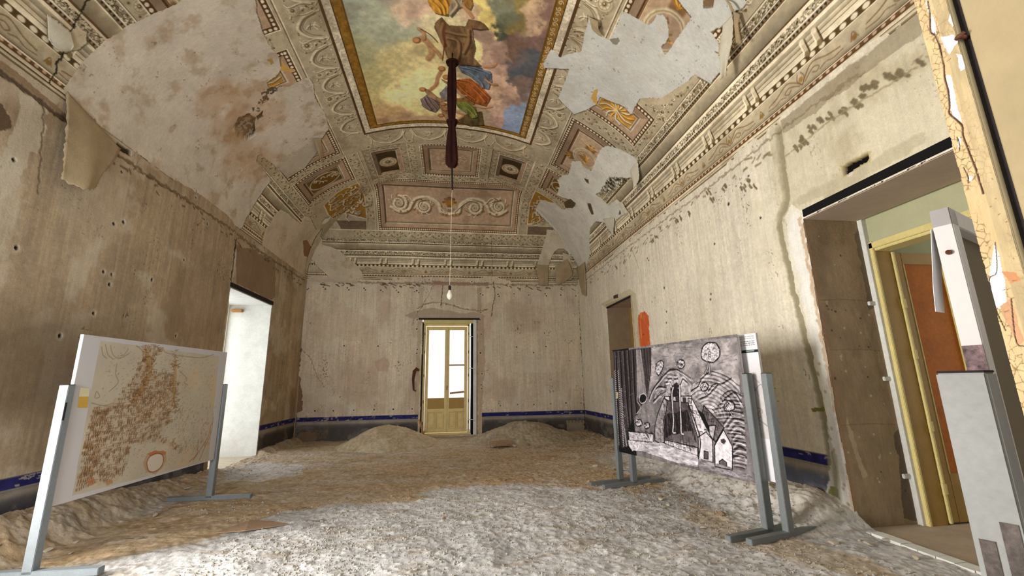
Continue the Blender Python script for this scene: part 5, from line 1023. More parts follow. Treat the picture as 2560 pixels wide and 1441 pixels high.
# ================= LEFT DOORWAY WINDOW =================
wf=struct(bpy.data.objects.new('window_1',None)); COL.objects.link(wf); wf.location=(XL-.98,9.85,0)
for a in ((XL-1.02,XL-.95,10.78,10.88,-.1,3.37),(XL-1.02,XL-.95,8.87,8.97,-.1,3.37)): part(box('post',*a,M_cream,None,.006),wf)
part(box('rail',XL-1.02,XL-.95,8.97,10.78,3.24,3.36,M_cream,None,.005),wf); part(box('post',XL-1.01,XL-.96,9.83,9.90,-.1,3.3,M_cream,None,.005),wf)
tag(box('wooden_peg',XL-.86,XL-.62,10.80,10.885,3.20,3.27,M_wood,None,.012),'short raw wood peg sticking out high in the white left doorway','peg')
bm=bmesh.new(); tube(bm,[(XL-.80,10.885,1.23),(XL-.80,10.855,1.23),(XL-.80,10.835,1.23)],[.018,.03,.022],14); tag(fin('iron_stud',bm,M_rust),'small round dark knob on the white reveal of the left doorway','knob')
# ================= BACK BALCONY DOOR =================
Yd=YB+.10
dr_=empty('balcony_door','cream painted balcony door with glazed leaves in the far wall','door',(0,Yd,0))
part(box('jamb',-.83,-.76,Yd-.02,Yd+.10,0,3.30,M_cream,None,.006),dr_); part(box('jamb',.50,.56,Yd-.02,Yd+.10,0,3.24,M_cream,None,.006),dr_)
part(box('head',-.84,.74,Yd-.09,Yd+.12,3.26,3.37,M_yedge,None,.006),dr_); part(box('head',-.76,.56,Yd-.02,Yd+.1,3.19,3.26,M_cream,None,.006),dr_)
part(box('sill',-.80,.58,Yd-.03,Yd+.12,.0,.06,M_cream,None,.008),dr_)
def leaf(x0,x1,gx0,gx1,knob):
    y0,y1=Yd+.0,Yd+.045; bm=bmesh.new()
    for a_ in ((x0,gx0,.07,3.18),(gx1,x1,.07,3.18),(gx0,gx1,3.06,3.18),(gx0,gx1,.66,.74),(gx0,gx1,.07,.17)): bx(bm,a_[0],a_[1],y0,y1,a_[2],a_[3])
    e=part(fin('leaf',bm,M_cream,None,.003),dr_)
    q=lambda n,*a,m=M_cream,bev=.004: sub(box(n,*a,m,None,bev),e)
    q('lower_board',gx0,gx1,y0+.018,y0+.03,.74,1.05,m=M_ycream); q('backing',gx0,gx1,y0+.02,y1-.005,.17,.66)
    xm=(gx0+gx1)/2
    for a,b_ in ((gx0,xm-.015),(xm+.015,gx1)):
        bm=bmesh.new(); v=bx(bm,a+.015,b_-.015,y0-.002,y0+.02,.19,.64); f=[f_ for f_ in bm.faces if f_.normal.y<-.9]
        bmesh.ops.inset_region(bm,faces=f,thickness=.035,depth=0); 
        for f_ in f:
            for vv_ in f_.verts: vv_.co.y+=.014
        bmesh.ops.inset_region(bm,faces=f,thickness=.02,depth=0)
        for f_ in f:
            for vv_ in f_.verts: vv_.co.y-=.012
        sub(fin('raised_panel',bm,M_cream),e)
    q('muntin',xm-.012,xm+.012,y0,y1-.01,.17,.66)
    g_=q('pane',gx0,gx1,y0+.02,y0+.024,1.05,3.06,m=M_glass,bev=0)
    return e
def sub(o,e):
    o.parent=e; return o
e1=leaf(-.75,-.115,-.665,-.185,0); e2=leaf(-.11,.49,-.045,.40,1)
sub(box('glazing_bar',-.045,.40,Yd,Yd+.03,1.98,2.03,M_soffit,None,.003),e2)
sub(box('broken_bar',-.02,.40,Yd+.005,Yd+.03,1.17,1.225,M_wood,None,.003,Matrix.Translation((.19,0,1.2))@Matrix.Rotation(-.09,4,'Y')@Matrix.Translation((-.19,0,-1.2))),e2)
part(box('cover_strip',-.125,-.095,Yd-.015,Yd+.01,.08,3.18,M_yedge,None,.004),dr_)
bm=bmesh.new(); tube(bm,[(-.11,Yd-.02,1.34),(-.11,Yd-.05,1.34)],.012); tube(bm,[(-.11,Yd-.05,1.28),(-.11,Yd-.055,1.40)],.010); part(fin('handle',bm,M_rust),dr_)
for zz in (.35,.95,1.7,2.4,2.95):
    for xx_ in (-.79,.53): 
        bm=bmesh.new(); tube(bm,[(xx_,Yd-.028,zz-.04),(xx_,Yd-.028,zz+.04)],.009,8); part(fin('hinge',bm,M_rust),dr_)
rbox('trim_16',-.98,.86,YB-.03,YB+.03,3.37,3.42,M_dark); rbox('dark_gap_strip',.60,.66,YB+.0,YB+.5,0,3.26,M_black); rbox('trim_18',.665,.765,YB-.012,YB+.25,0,3.37,M_white2); rbox('trim_19',-.87,-.835,YB+.0,YB+.3,0,3.3,M_dark); rbox('trim_20',.765,.82,YB+.002,YB+.35,-.1,3.42,M_brown)  # black strip stands for the shaded gap between door frame and white jamb
for zz in (2.85,1.9,.42): tag(box('iron_cramp',.55,.68,YB-.02,YB-.006,zz-.012,zz+.012,M_white,None,.002),{2.85:'topmost small pale cramp beside the balcony door',1.9:'middle small pale cramp beside the balcony door',.42:'lowest small pale cramp beside the balcony door'}[zz],'cramp','cramps beside the balcony door')
bm=bmesh.new(); tube(bm,[(-.93,YB-.03,1.86),(-1.0,YB-.05,1.90),(-1.06,YB-.06,1.84),(-1.09,YB-.06,1.6),(-1.07,YB-.04,1.3),(-1.0,YB-.03,1.26)],[.03,.05,.05,.035,.025,.015],10)
tag(fin('iron_hook',bm,M_rust,smooth_=True),'bent rusty iron hook hanging left of the balcony door','hook')
tag(box('wooden_stick',-.74,-.69,YB-.16,YB-.13,-.02,.5,M_wood,None,.004,Matrix.Translation((-.72,0,0))@Matrix.Rotation(-.35,4,'Y')@Matrix.Translation((.72,0,0))),'thin wooden slat leaning at the foot of the balcony door','stick')
# outside: balcony slab and pale ground beyond
struct(box('floor_balcony',-2,2,YB+.5,YB+2,-.4,-.05,M_hall,bev=0))
# ================= ENTRANCE JAMB, NEXT TO THE CAMERA =================
JX,JY=.690,.452
jc=Cv(0,.036,1.25,2.12,.0007); x,y=jc.g(); jc.C[:]=(156,137,102); jc.C*=(.88+.24*fbm(x/.01,y/.03,4,501))[...,None]; jc.D[:]=.0012*(fbm(x/.004,y/.012,4,502)-.5)
w_,m_=jc.inside([(0,1.25),(.021,1.25),(.021,2.12),(0,2.12)]); jc.mix(w_,m_.astype(np.float32)*.35,(196,166,120))

def worley(x,y,seed):
    ix,iy=np.floor(x),np.floor(y); f1=np.full(x.shape,9.,np.float32); f2=f1.copy()
    for a_ in (-1,0,1):
        for b_ in (-1,0,1):
            d=np.hypot(ix+a_+_h(ix+a_,iy+b_,seed)-x,iy+b_+_h(ix+a_,iy+b_,seed+1)-y); f2=np.minimum(np.maximum(f1,d),f2); f1=np.minimum(f1,d)
    return f2-f1
wx=x+.003*(fbm(x/.006,y/.012,3,512)-.5); wy=y+.006*(fbm(x/.006,y/.012,3,513)-.5); cell=worley(wx/.007,wy/.011,511); cm_=np.clip((.09-cell)*16,0,1)*np.where(x<.021,1,.35)*sst(.35,.6,fbm(x/.02,y/.06,3,514)); jc.mix((slice(None),slice(None)),cm_*.75,(98,72,46)); jc.D-=.0008*cm_
for k in range(1,12): jc.poly(SH['j_w%d'%k],(196,198,202),1,.0016,.008,depth=-.0006)
jc.poly(SH['j_b1'],(164,124,92),1,.002,.01); jc.poly(SH['j_b2'],(164,112,76),1,.002,.01)
r2=random.Random(3)
for k in range(1,9): P_=np.array(SH['j_c%d'%k]); jc.stroke(P_,.0022 if k==1 else .0012,(66,42,30),.95,.3,True,-.0015,.0012)
for k in range(45): u,v=r2.uniform(0,.034),r2.uniform(1.28,2.1); jc.stroke([(u,v),(u+r2.uniform(-.005,.005),v+r2.uniform(-.001,.003))],.0009,(104,78,50),.8,.3,False,-.0004,.0008)
jb=empty('door_casing','cracked cream painted door casing at the right edge, nearest the camera','door casing',(.74,YN,0))
P=np.stack([JX+.001-jc.D,JY-x,y],-1)
cf=part(link('casing_face',grid_mesh('casing_face',P,jc.C),MP),jb)
part(box('casing_core',JX+.003,JX+.14,JY-.036,JY-.002,-.25,3.2,M_leafp,None,.001),jb)
# door leaf folded back against the reveal
dl_=empty('entrance_door','cream door leaf folded back beside the camera with a rusty pin','door',(.70,.2,0))
M_leaf=M_leafp
part(box('leaf',JX+.004,JX+.05,-.45,JY-.047,-.05,3.1,M_leaf,None,.002),dl_)
part(box('rebate',JX+.012,JX+.045,JY-.0475,JY-.0355,-.05,3.1,M_dark,None,0),dl_)
bm=bmesh.new(); tube(bm,[(JX+.012,JY-.041,1.905),(JX-.004,JY-.0415,1.905),(JX-.007,JY-.040,1.903)],[.0028,.0034,.002],10); tube(bm,[(JX-.002,JY-.036,1.9045),(JX-.002,JY-.047,1.907)],.0022,10)
o=part(fin('hinge_pin',bm,M_rust,smooth_=True),dl_); o['label']='rusty bent pin'
# ================= DISPLAY STANDS =================
def board_frame(P0,P1):
    P0=Vector((P0[0],P0[1],0));P1=Vector((P1[0],P1[1],0)); d=(P1-P0).normalized(); L=(P1-P0).length; n=Vector((-d.y,d.x,0))
    M=Matrix(((d.x,n.x,0,P0.x),(d.y,n.y,0,P0.y),(0,0,1,0),(0,0,0,1))); return M,L
def stand(label,P0,P1,z0,z1,post_h,foot,mats,side,printcv=None,extra=None,zf=(0,0),group='display stands',th=.03,board=M_white,paint_side=-1,footoff=(0,0)):
    M,L=board_frame(P0,P1); root=empty('display_stand',label,'display stand',(P0[0],P0[1],0),group)
    pm=mats
    for k,(u,f) in enumerate(((-.042,zf[0]),(L+.042,zf[1]))):
        po=part(box('post',u-.035,u+.035,-.04,.04,f+.03,post_h,pm[k],None,.004,M),root)
        c=box('cap',u-.033,u+.033,-.038,.038,post_h-.001,post_h+.004,M_dark,None,.001,M); c.parent=po
        part(box('foot',u-.035,u+.035,-foot/2+footoff[k],foot/2+footoff[k],f,f+.055,pm[k],None,.004,M),root)
    bd=part(box('board',0,L,-th/2,th/2,z0,z1,board,None,.002,M),root)
    if printcv is not None:
        x,y=printcv.g(); h=x.shape; v=np.stack([x,np.full(h,paint_side*(th/2+.0015)),y,np.ones(h)],-1)@np.array(M).T
        pr=link('print',grid_mesh('print',v[...,:3] if paint_side<0 else v[:,::-1,:3],printcv.C if paint_side<0 else printcv.C[:,::-1]),MP); part(pr,root); pr['label']='printed drawing sheet'
    return root,M,L
# --- left stand: sepia town map
LP=((-3.36,4.45),(-3.23,6.79)); mp=Cv(.004,2.338,.492,1.948,.005,(186,182,182)); x,y=mp.g()
PAP=np.array((178,167,148),np.float32)
wq,mq=mp.inside(SH['m_paper']); c=np.empty(mp.C[wq].shape,np.float32); c[:]=PAP; X_,Y_=x[wq],y[wq]
c*=(.93+.14*fbm(X_/.25,Y_/.25,4,601))[...,None]; k=sst(.9,1.9,X_)[...,None]*sst(.4,.7,fbm(X_/.5,Y_/.5,3,4))[...,None]*.5; c=c*(1-k)+np.array((206,172,118),np.float32)*k
mp.C[wq]=np.where(mq[...,None],c,mp.C[wq])
INK=(112,74,40); r3=random.Random(5)
def inside_pt(poly,px,py):
    c=False; n=len(poly)
    for i in range(n):
        xa,ya=poly[i];xb,yb=poly[(i+1)%n]
        if (ya>py)!=(yb>py) and px<(xb-xa)*(py-ya)/(yb-ya)+xa: c=not c
    return c
tn=SH['m_town']
mp.poly(tn,(166,136,100),.25,.04,.1)
def blockrow(poly,n,inkc,s=(.018,.07),al=.9):
    a=np.array(poly); x0,x1,y0,y1=a[:,0].min(),a[:,0].max(),a[:,1].min(),a[:,1].max(); t=0
    while t<n:
        px,py=r3.uniform(x0,x1),r3.uniform(y0,y1)
        if not inside_pt(poly,px,py): t+=.3; continue
        t+=1; w_=r3.uniform(*s); h_=r3.uniform(.018,.05)
        mp.stroke([(px,py+h_),(px+w_,py+h_+r3.uniform(-.004,.004))],.006,inkc,al*.85,.3,False)
        if r3.random()<.6: mp.stroke([(px,py),(px,py+h_)],.005,inkc,al*.7,.3,False)
        for q in range(int(w_/.022)): 
            u=px+.01+q*.022; mp.stroke([(u,py+.006),(u,py+.006+h_*.5)],.009,(100,70,44),al*.9,.2,False)
blockrow(tn,1000,(122,94,66),al=.7); blockrow(SH['m_hatch'],240,(150,118,84),(.03,.09),.7); blockrow(SH['m_field'],160,(146,116,84),(.01,.04),.5)
for n_,c_ in (('m_ridge',(140,98,42)),('m_ridge2',(156,112,56))):
    mp.poly(SH[n_],c_,.45,.02,.05); a=np.array(SH[n_])
    for k in range(130):
        p_=a[r3.randrange(len(a))]+np.array([r3.uniform(-.04,.04),r3.uniform(-.05,.05)]); mp.stroke([p_,p_+[r3.uniform(-.05,.05),r3.uniform(-.02,.02)]],.006,(104,68,30),.6,.3,False)
for k in range(700):
    px,py=r3.uniform(.75,1.75),r3.uniform(1.1,1.7); 
    if inside_pt(tn,px,py): mp.stroke([(px,py),(px+r3.uniform(.01,.05),py+r3.uniform(-.01,.01))],.006,(150,110,66),.6,.3,False)
for k in range(900): px,py=r3.uniform(.3,2.1),r3.uniform(.56,1.9); mp.stroke([(px,py),(px+.012,py+.004)],.006,(120,90,60),.45,.3,False) if inside_pt(SH['m_paper'],px,py) else None
for n_ in ['m_r1','m_r2','m_r3']: mp.stroke(SH[n_],.010,(140,84,50),.8)
for n_ in ['m_c%d'%i for i in range(1,11)]+['m_boat']: mp.stroke(SH[n_],.007,(112,92,70),.65)
mp.poly(SH['m_oval2'],(168,124,84),.55,.02,.04); mp.poly(SH['m_orange'],(170,104,60),.8,.01); mp.poly(SH['m_oval'],(198,186,170),1); mp.stroke(SH['m_oval']+[SH['m_oval'][0]],.012,(120,74,44),.8); mp.poly(SH['m_red'],(160,92,54),.6,.02); mp.poly(SH['m_red2'],(160,92,54),.5,.02)
st,M,L=stand('grey-posted stand by the left wall holding a sepia drawing of a hillside town',*LP,.49,1.955,1.50,1.08,(M_galv2,M_steel),-1,mp,zf=(zat(-3.36,4.45)-.0,zat(-3.2,6.8)-.005),footoff=(0,0))
bm=bmesh.new()
def quadp(bm,M,pts,off=-.018,th=.002):
    vs=[bm.verts.new(M@Vector((p_[0],off,p_[1]))) for p_ in pts]+[bm.verts.new(M@Vector((p_[0],off-th,p_[1]))) for p_ in pts]; n=len(pts)
    bm.faces.new(vs[:n]); bm.faces.new(vs[n:][::-1])
    for i in range(n): bm.faces.new((vs[i],vs[(i+1)%n],vs[n+(i+1)%n],vs[n+i]))
quadp(bm,M,SH['m_sticker']); s_=part(fin('sticker',bm,M_stickerp),st); s_['label']='small cream and yellow caption sticker'
bm=bmesh.new(); quadp(bm,M,SH['m_sticker2'],-.0202,.001); sy_=fin('yellow_block',bm,M_sticker); sy_.parent=s_
part(box('label_plate',-.078,-.060,-.042,-.0405,1.20,1.35,M_dark,None,0,M),st)
# --- right stands
RP=((3.09,4.28),(2.54,6.55)); Lr=math.hypot(.55,2.27)
dc=Cv(.0,Lr,.41,1.925,.005,(128,120,118)); x,y=dc.g(); WH=(216,212,216); MID=(150,138,134); BK=(30,20,22)
dc.C*=(.75+.6*fbm(x/.06,y/.25,4,701))[...,None]
def sh(n,col,a=1,jit=.008,tex=.5,sx=.03,sy=.08,seed=1):
    wq,mq=dc.inside(SH['d_'+n],jit,.05,seed)
    if wq is None: return
    f=(1-tex/2+tex*fbm(x[wq]/sx,y[wq]/sy,4,seed+3))[...,None]; c=np.array(col,np.float32)*f; m_=mq.astype(np.float32)[...,None]*a; dc.C[wq]=dc.C[wq]*(1-m_)+c*m_
def ln(n,col,w_,a=.9,jit=.004): dc.stroke(SH['d_'+n],w_,col,a,.35,True,0,jit)
sh('sky',(160,150,146),1,.02,.8,.16,.12,2)
for k in range(260):
    px,py=r3.uniform(.05,1.9),r3.uniform(1.45,1.9); dc.stroke([(px,py),(px+r3.uniform(.03,.09),py+r3.uniform(-.02,.02))],.012,(96,86,84) if k%2 else (190,182,180),.25,.6,False); dc.C[:,(dc.X>Lr-.42)]*=.45; sh('pipes',(84,70,68),1,.008,1.3,.016,.5,3)
for i in range(5): ln('pl%d'%i,(120,108,102),.022,.8,.006); dc.stroke(np.array(SH['d_pl%d'%i])+[-.03,0],.03,(26,18,18),.8)
for n_ in ('pw1','pw2','pw3'):
    P=smooth(SH['d_'+n_],40)
    for i,p_ in enumerate(P[::1]):
        if i%2==0: dc.stroke([p_,(p_[0]+.03,p_[1]-.012)],.008,WH,.9,.3,False)
sh('pipe',(150,140,136),1,.004,.6,.012,.3,4); sh('pipeh',(30,22,22),1); dc.stroke(SH['d_pipeh']+[SH['d_pipeh'][0]],.010,WH,.9); ln('drip',WH,.010)
sh('hillA',(150,140,138),1,.015,.9,.05,.06,5); sh('hillB',(176,168,166),1,.015,.8,.06,.05,6); sh('hillC',(136,124,122),1,.01,.9,.05,.03,7)
for n_ in ['h%d'%i for i in range(1,11)]: ln(n_,BK,.016,.75,.008); dc.stroke(np.array(SH['d_'+n_])+[0,-.03],.016,WH,.7)
for n_ in ['hl%d'%i for i in range(1,8)]: ln(n_,WH,.016,.75,.008); dc.stroke(np.array(SH['d_'+n_])+[0,.03],.018,BK,.6)

def arcs(n,cx_,cy_,r0,r1,st,al=.7):   # rows of curved charcoal and chalk strokes filling one shape
    poly=SH['d_'+n]; r_=r0; kk=0
    while r_<r1:
        run=[]
        for a_ in np.arange(0,6.3,.035/r_+.02):
            q=(cx_+r_*math.cos(a_),cy_+r_*math.sin(a_)*.85)
            if inside_pt(poly,*q): run.append(q)
            elif len(run)>3: dc.stroke(run,.007+.004*r3.random(),BK if kk%2 else WH,al*r3.uniform(.5,1),.5,False,0,.003); run=[]
            else: run=[]
        if len(run)>3: dc.stroke(run,.009,BK if kk%2 else WH,al*.7,.5,False)
        r_+=st*r3.uniform(.7,1.3); kk+=1
def cen_(n,fx,fy): a=np.array(SH['d_'+n]); return a[:,0].min()*(1-fx)+a[:,0].max()*fx,a[:,1].min()*(1-fy)+a[:,1].max()*fy
c_=cen_('hillA',.55,-.1); arcs('hillA',c_[0],c_[1],.1,.9,.028,.5); c_=cen_('hillB',.6,.05); arcs('hillB',c_[0],c_[1],.08,1.0,.026,.55); c_=cen_('hillC',.35,-.3); arcs('hillC',c_[0],c_[1],.2,1.4,.022,.8)
sh('fan1',(168,160,160),.9,.01,.8,.02,.04,8); sh('dark1',(50,38,40),.9,.01)
for n_ in ('f1','f2','f3','f4'): ln(n_,WH,.016); dc.stroke(np.array(SH['d_'+n_])+[0,.025],.014,BK,.7); dc.stroke(np.array(SH['d_'+n_])+[0,.05],.014,WH,.7)
sh('court',(104,92,92),1,.006,.7,.03,.1,9); sh('courtD',(60,46,48),.95,.01,.8,.03,.1,10); sh('floorC',(128,118,118),.8,.02)
sh('wallB',(196,192,196),1,.004,.3); sh('wallL',(150,142,142),1,.006,.7,.03,.1,11); sh('wallR',(206,202,206),1,.006,.4,.02,.04,12); sh('wallF',(206,202,208),1,.004,.4,.015,.03,13); sh('wallF2',(196,192,196),1,.006,.5,.015,.03,14)
for nm,n_ in (('wallR',60),('wallF',34),('wallF2',34),('wallB',26),('wallL',30),('roof2',44)):
    if nm=='roof2': sh('roof2',(120,108,108),1,.006,.7,.03,.05,15); sh('shad2',BK,.85,.01)
    a=np.array(SH['d_'+nm])
    t=0
    while t<n_:
        px,py=r3.uniform(a[:,0].min(),a[:,0].max()),r3.uniform(a[:,1].min(),a[:,1].max())
        if inside_pt(SH['d_'+nm],px,py): dc.stroke([(px,py),(px,py+.035),(px+.035,py+.035)],.007,(70,58,60),.8,.3,False); 
        t+=1
    dc.stroke(SH['d_'+nm]+[SH['d_'+nm][0]],.012,BK,.85,.3,False,0,.004)

for fx in (.25,.5,.75):
    c_=cen_('wallB',fx,.45); dc.poly([(c_[0]-.03,c_[1]-.03),(c_[0]+.03,c_[1]-.03),(c_[0]+.03,c_[1]+.03),(c_[0]-.03,c_[1]+.03)],(64,52,54),.9)
a=np.array(SH['d_courtD'])
for k in range(80):
    px,py=r3.uniform(a[:,0].min(),a[:,0].max()),r3.uniform(a[:,1].min(),a[:,1].max())
    if inside_pt(SH['d_courtD'],px,py): dc.stroke([(px,py),(px+r3.uniform(-.01,.01),py-r3.uniform(.05,.12))],.010,(120,106,106) if k%3 else BK,.5,.5,False)
sh('bldg1',(214,210,216),1,.004,.25); sh('bldg2',(226,222,228),1,.004,.15); sh('tower',(188,182,184),1,.004,.3)
for n_ in ('bldg1','bldg2','tower'): dc.stroke(SH['d_'+n_]+[SH['d_'+n_][0]],.012,BK,.9,.3,False,0,.004)
sh('win1',(70,58,60),.9); dc.stroke(SH['d_win1']+[SH['d_win1'][0]],.008,WH,.9,.3,False)
for n_ in ('door1','door2'): sh(n_,(110,98,100),.95); dc.stroke(SH['d_'+n_]+[SH['d_'+n_][0]],.010,BK,.9,.3,False)
sh('water',(190,186,194),1,.012,.7,.10,.025,16); sh('rock',(206,202,208),1,.012,.6,.03,.03,17); sh('ground',(150,142,146),1,.01,.9,.06,.02,18); ln('hand1',BK,.016); dc.stroke(SH['d_hand2'],.01,BK,.9,.3,False)
for n_ in ('l1','l2'): ln(n_,BK,.035,.7); ln(n_,WH,.018,.95)
for n_ in ('t1','t2','t3','t3b','t4','t5','t6'): ln(n_,BK,.026,.8); ln(n_,WH,.012,.8)
for n_ in ('t1c','t2c','t3c','t4c','t5c','t6c','t7c'):
    dc.stroke(SH['d_'+n_]+[SH['d_'+n_][0]],.022,BK,.8,.5,True,0,.006); sh(n_,(190,186,188),1,.006,1.0,.012,.012,19)
    a=np.array(SH['d_'+n_]); c0=a.mean(0); rr2=np.abs(a-c0).mean(0)
    for k in range(16): q=c0+rr2*[r3.uniform(-1,1),r3.uniform(-1,1)]; dc.stroke([q,q+[.02,.015],q+[.035,-.005]],.008,BK if k%2 else WH,.8)
dc.poly(SH['d_sticker'],(206,184,96),1)
for k in range(520):   # charcoal hatching
    px,py=r3.uniform(0,Lr),(r3.uniform(.42,1.3) if k%4 else r3.uniform(1.3,1.9)); a=r3.uniform(-.6,.9); L_=r3.uniform(.02,.05); dc.stroke([(px,py),(px+L_*math.cos(a),py+L_*math.sin(a))],.006,BK if r3.random()<.6 else WH,.35,.4,False)
# the drawing was traced looking from the room: print faces the room (-normal side is +x), so it goes on the far side of the local frame
zf1=zat(3.1,4.22); zf2=zat(2.5,6.6)
dcm=dc.C.mean(-1,keepdims=True); dc.C[:]=np.clip((dc.C*.35+dcm*.65*np.array((1.02,.98,.99))-128)*1.06+104,14,228)
qx,qy=dc.g(); dc.C*=(.82+.36*fbm(qx/.03,qy/.03,4,733))[...,None]
stF,MFt,LF=stand('grey steel stand holding the large black and white drawing of a walled garden','' or RP[0],RP[1],.42,1.915,1.50,1.05,(M_steel,M_steel),1,dc,zf=(zf1-.01,zf2-.005),paint_side=1,footoff=(-.0,.0))
part(box('post',-.02,.045,-.125,-.055,zf1+.03,1.49,M_steel,None,.004,MFt),stF)
# rear stand with text panel
R2=((3.22,4.16),(2.68,6.38)); L2=math.hypot(.54,2.22); tc=Cv(0,L2,.44,1.925,.005,(212,210,214)); x,y=tc.g()
W_=tc.win(0,L2,.85,1.72); xx_,yy_=np.meshgrid(tc.X[W_[1]],tc.Y[W_[0]]); f=sst(1.75,1.3,yy_)[...,None]; c=np.array((196,190,188),np.float32)*(.9+.16*fbm(xx_/.08,yy_/.08,4,801))[...,None]; tc.C[W_]=tc.C[W_]*(1-f)+c*f
for k in range(90): 
    px,py=r3.uniform(0,1.4),r3.uniform(.88,1.45); tc.stroke([(px,py),(px+r3.uniform(-.06,.1),py+r3.uniform(-.08,.1)),(px+r3.uniform(.02,.16),py+r3.uniform(-.1,.1))],.009,(112,104,106),.6)
for k in range(5):
    z_=1.895-k*.020-(k>1)*.012; u=.03
    while u<.62: w_=r3.uniform(.012,.035); tc.stroke([(u,z_),(u+w_,z_)],.006,(90,88,92),.85,.2,False); u+=w_+.012
tc.poly([(0.0,1.755),(.75,1.755),(.75,1.725),(0,1.725)],(26,40,38),1)
for u0 in (.05,.2):
    u=u0
    while u<u0+.09: tc.stroke([(u,1.74),(u+.012,1.74)],.010,(190,200,190),.9,.2,False); u+=.02
stB,MB_,LB_=stand('grey steel stand behind the black and white drawing, holding a pale text panel',R2[0],R2[1],.44,1.925,1.50,1.05,(M_steel,M_steel),1,tc,zf=(zat(3.25,4.1)-.01,zat(2.66,6.45)-.005),paint_side=1)
# --- stand beside the camera, seen edge on
P3=(1.165,.835); dn=Vector((.93,.38)).normalized(); P4=(P3[0]+dn.x*2.3,P3[1]+dn.y*2.3)
st3,M3,L3=stand('tall grey stand close to the camera with its board seen edge on',P3,P4,.45,1.845,1.455,.8,(M_galv,M_galv),1,None,zf=(-.06,-.04),th=.004,paint_side=1,footoff=(.1,0))
for a in ((0,.045,-.03,.006,.45,1.845),(L3-.045,L3,-.03,.006,.45,1.845),(0,L3,-.03,.006,1.80,1.845),(0,L3,-.03,.006,.45,.495)): o=part(box('batten',*a,M_white,None,.002,M3),st3)
part(box('backing',.045,L3-.045,-.006,.002,.495,1.80,M_hard,None,0,M3),st3)
bm=bmesh.new(); 
tube(bm,[M3@Vector((-.001,-.012,1.735)),M3@Vector((-.004,-.012,1.735))],[.006,.006],12); part(fin('eyelet',bm,M_rust),st3)
M_ph=mat('photo_edge',(120,96,98),rough=.4,n1=(60,.9),n2=(20,.5),bump=0); part(box('printed_edge',-.0025,.0,-.029,.005,1.44,1.515,M_ph,None,0,M3),st3)
bm=bmesh.new(); vs=[M3@Vector(v) for v in ((.0,.010,1.80),(.06,.010,1.80),(.06,.030,1.66),(.06,.036,1.60),(.0,.036,1.60),(.0,.030,1.66))]; vv_=[bm.verts.new(v) for v in vs]
bm.faces.new((vv_[0],vv_[1],vv_[2],vv_[5])); bm.faces.new((vv_[5],vv_[2],vv_[3],vv_[4])); o=fin('caption_sleeve',bm,M_sheet); so=o.modifiers.new('t','SOLIDIFY'); so.thickness=.001; part(o,st3); o['label']='clear sleeve hanging off the front of the board'
# worn stickers on the post facing the camera
M_tape=mat('worn_tape',(92,84,80),rough=.95,n1=(90,.4),n2=(20,.3),bump=.4)
part(box('tape_patch',-.0785,-.077,-.032,-.006,.90,1.16,M_tape,None,0,M3),st3); part(box('tape_patch',-.0785,-.077,.006,.030,.92,1.12,M_tape,None,0,M3),st3)
# ================= CHANDELIER REMAINS, BULB =================
def ringz(x,y): u=abs(x-XC)/W; return ZT+RI*math.sqrt(1-u*u)
ch=empty('chandelier_shroud','long dark maroon cloth shroud tied round the chandelier rod at the ceiling centre','chandelier shroud',(-.04,6.8,4.7))
bm=bmesh.new(); tube(bm,[(-.045,6.8,ringz(-.04,6.8)+.02),(-.045,6.8,7.0),(-.03,6.8,5.2),(-.012,6.8,4.66)],[.012,.014,.018,.014],10); part(fin('rod',bm,M_dark,smooth_=True),ch)
def cloth(zs,rs,seed):
    bm=bmesh.new(); rows=[]; n=28
    for z_,r0 in zip(zs,rs):
        t=(7.3-z_)/2.6; cx_=-.045+.02*t; rows.append([bm.verts.new((cx_+r0*(1+.28*math.sin(k*2*math.pi/n*5+seed+z_*.6))*math.cos(k*2*math.pi/n),6.8+r0*(1+.28*math.sin(k*2*math.pi/n*5+seed+z_*.6))*math.sin(k*2*math.pi/n),z_)) for k in range(n)])
    for i in range(len(rows)-1):
        for k in range(n): bm.faces.new((rows[i][k],rows[i][(k+1)%n],rows[i+1][(k+1)%n],rows[i+1][k]))
    bm.faces.new(rows[0]); bm.faces.new(rows[-1][::-1]); return bm
part(fin('upper_cloth',cloth([7.22,7.16,7.08,6.9,6.6,6.3,6.05,5.96],[.03,.09,.055,.065,.072,.07,.055,.04],1),M_maroon,smooth_=True),ch)
part(fin('lower_cloth',cloth([5.98,5.93,5.85,5.7,5.5,5.3,5.15,5.08],[.04,.075,.05,.068,.082,.09,.088,.05],2.4),M_maroon,smooth_=True),ch)
for zz,r0 in ((7.15,.10),(5.95,.085)):
    bm=bmesh.new(); tube(bm,[(-.045+.02*(7.3-zz)/2.6+r0*math.cos(a*.4),6.8+r0*math.sin(a*.4),zz+.01*math.sin(a)) for a in range(17)],.02,8); part(fin('tie',bm,M_maroon,smooth_=True),ch)
bl=empty('hanging_bulb','bare milky light bulb hanging on a long pale cord','light bulb',(-.035,6.8,2.8))
bm=bmesh.new(); tube(bm,[(-.012,6.8,4.70),(-.02,6.8,4.60),(-.028,6.8,3.8),(-.035,6.8,2.99)],.0032,6); part(fin('cord',bm,M_cord),bl)
bm=bmesh.new(); tube(bm,[(-.035,6.8,3.0),(-.035,6.8,2.985),(-.035,6.8,2.93),(-.035,6.8,2.92)],[.008,.022,.022,.02],16); part(fin('lamp_holder',bm,M_dark,smooth_=True),bl)
bm=bmesh.new(); tube(bm,[(-.035,6.8,z_) for z_ in (2.92,2.90,2.88,2.865,2.845,2.82,2.795,2.775,2.765)],[.018,.022,.030,.038,.045,.046,.038,.022,.008],18); part(fin('bulb',bm,M_bulb,smooth_=True),bl)
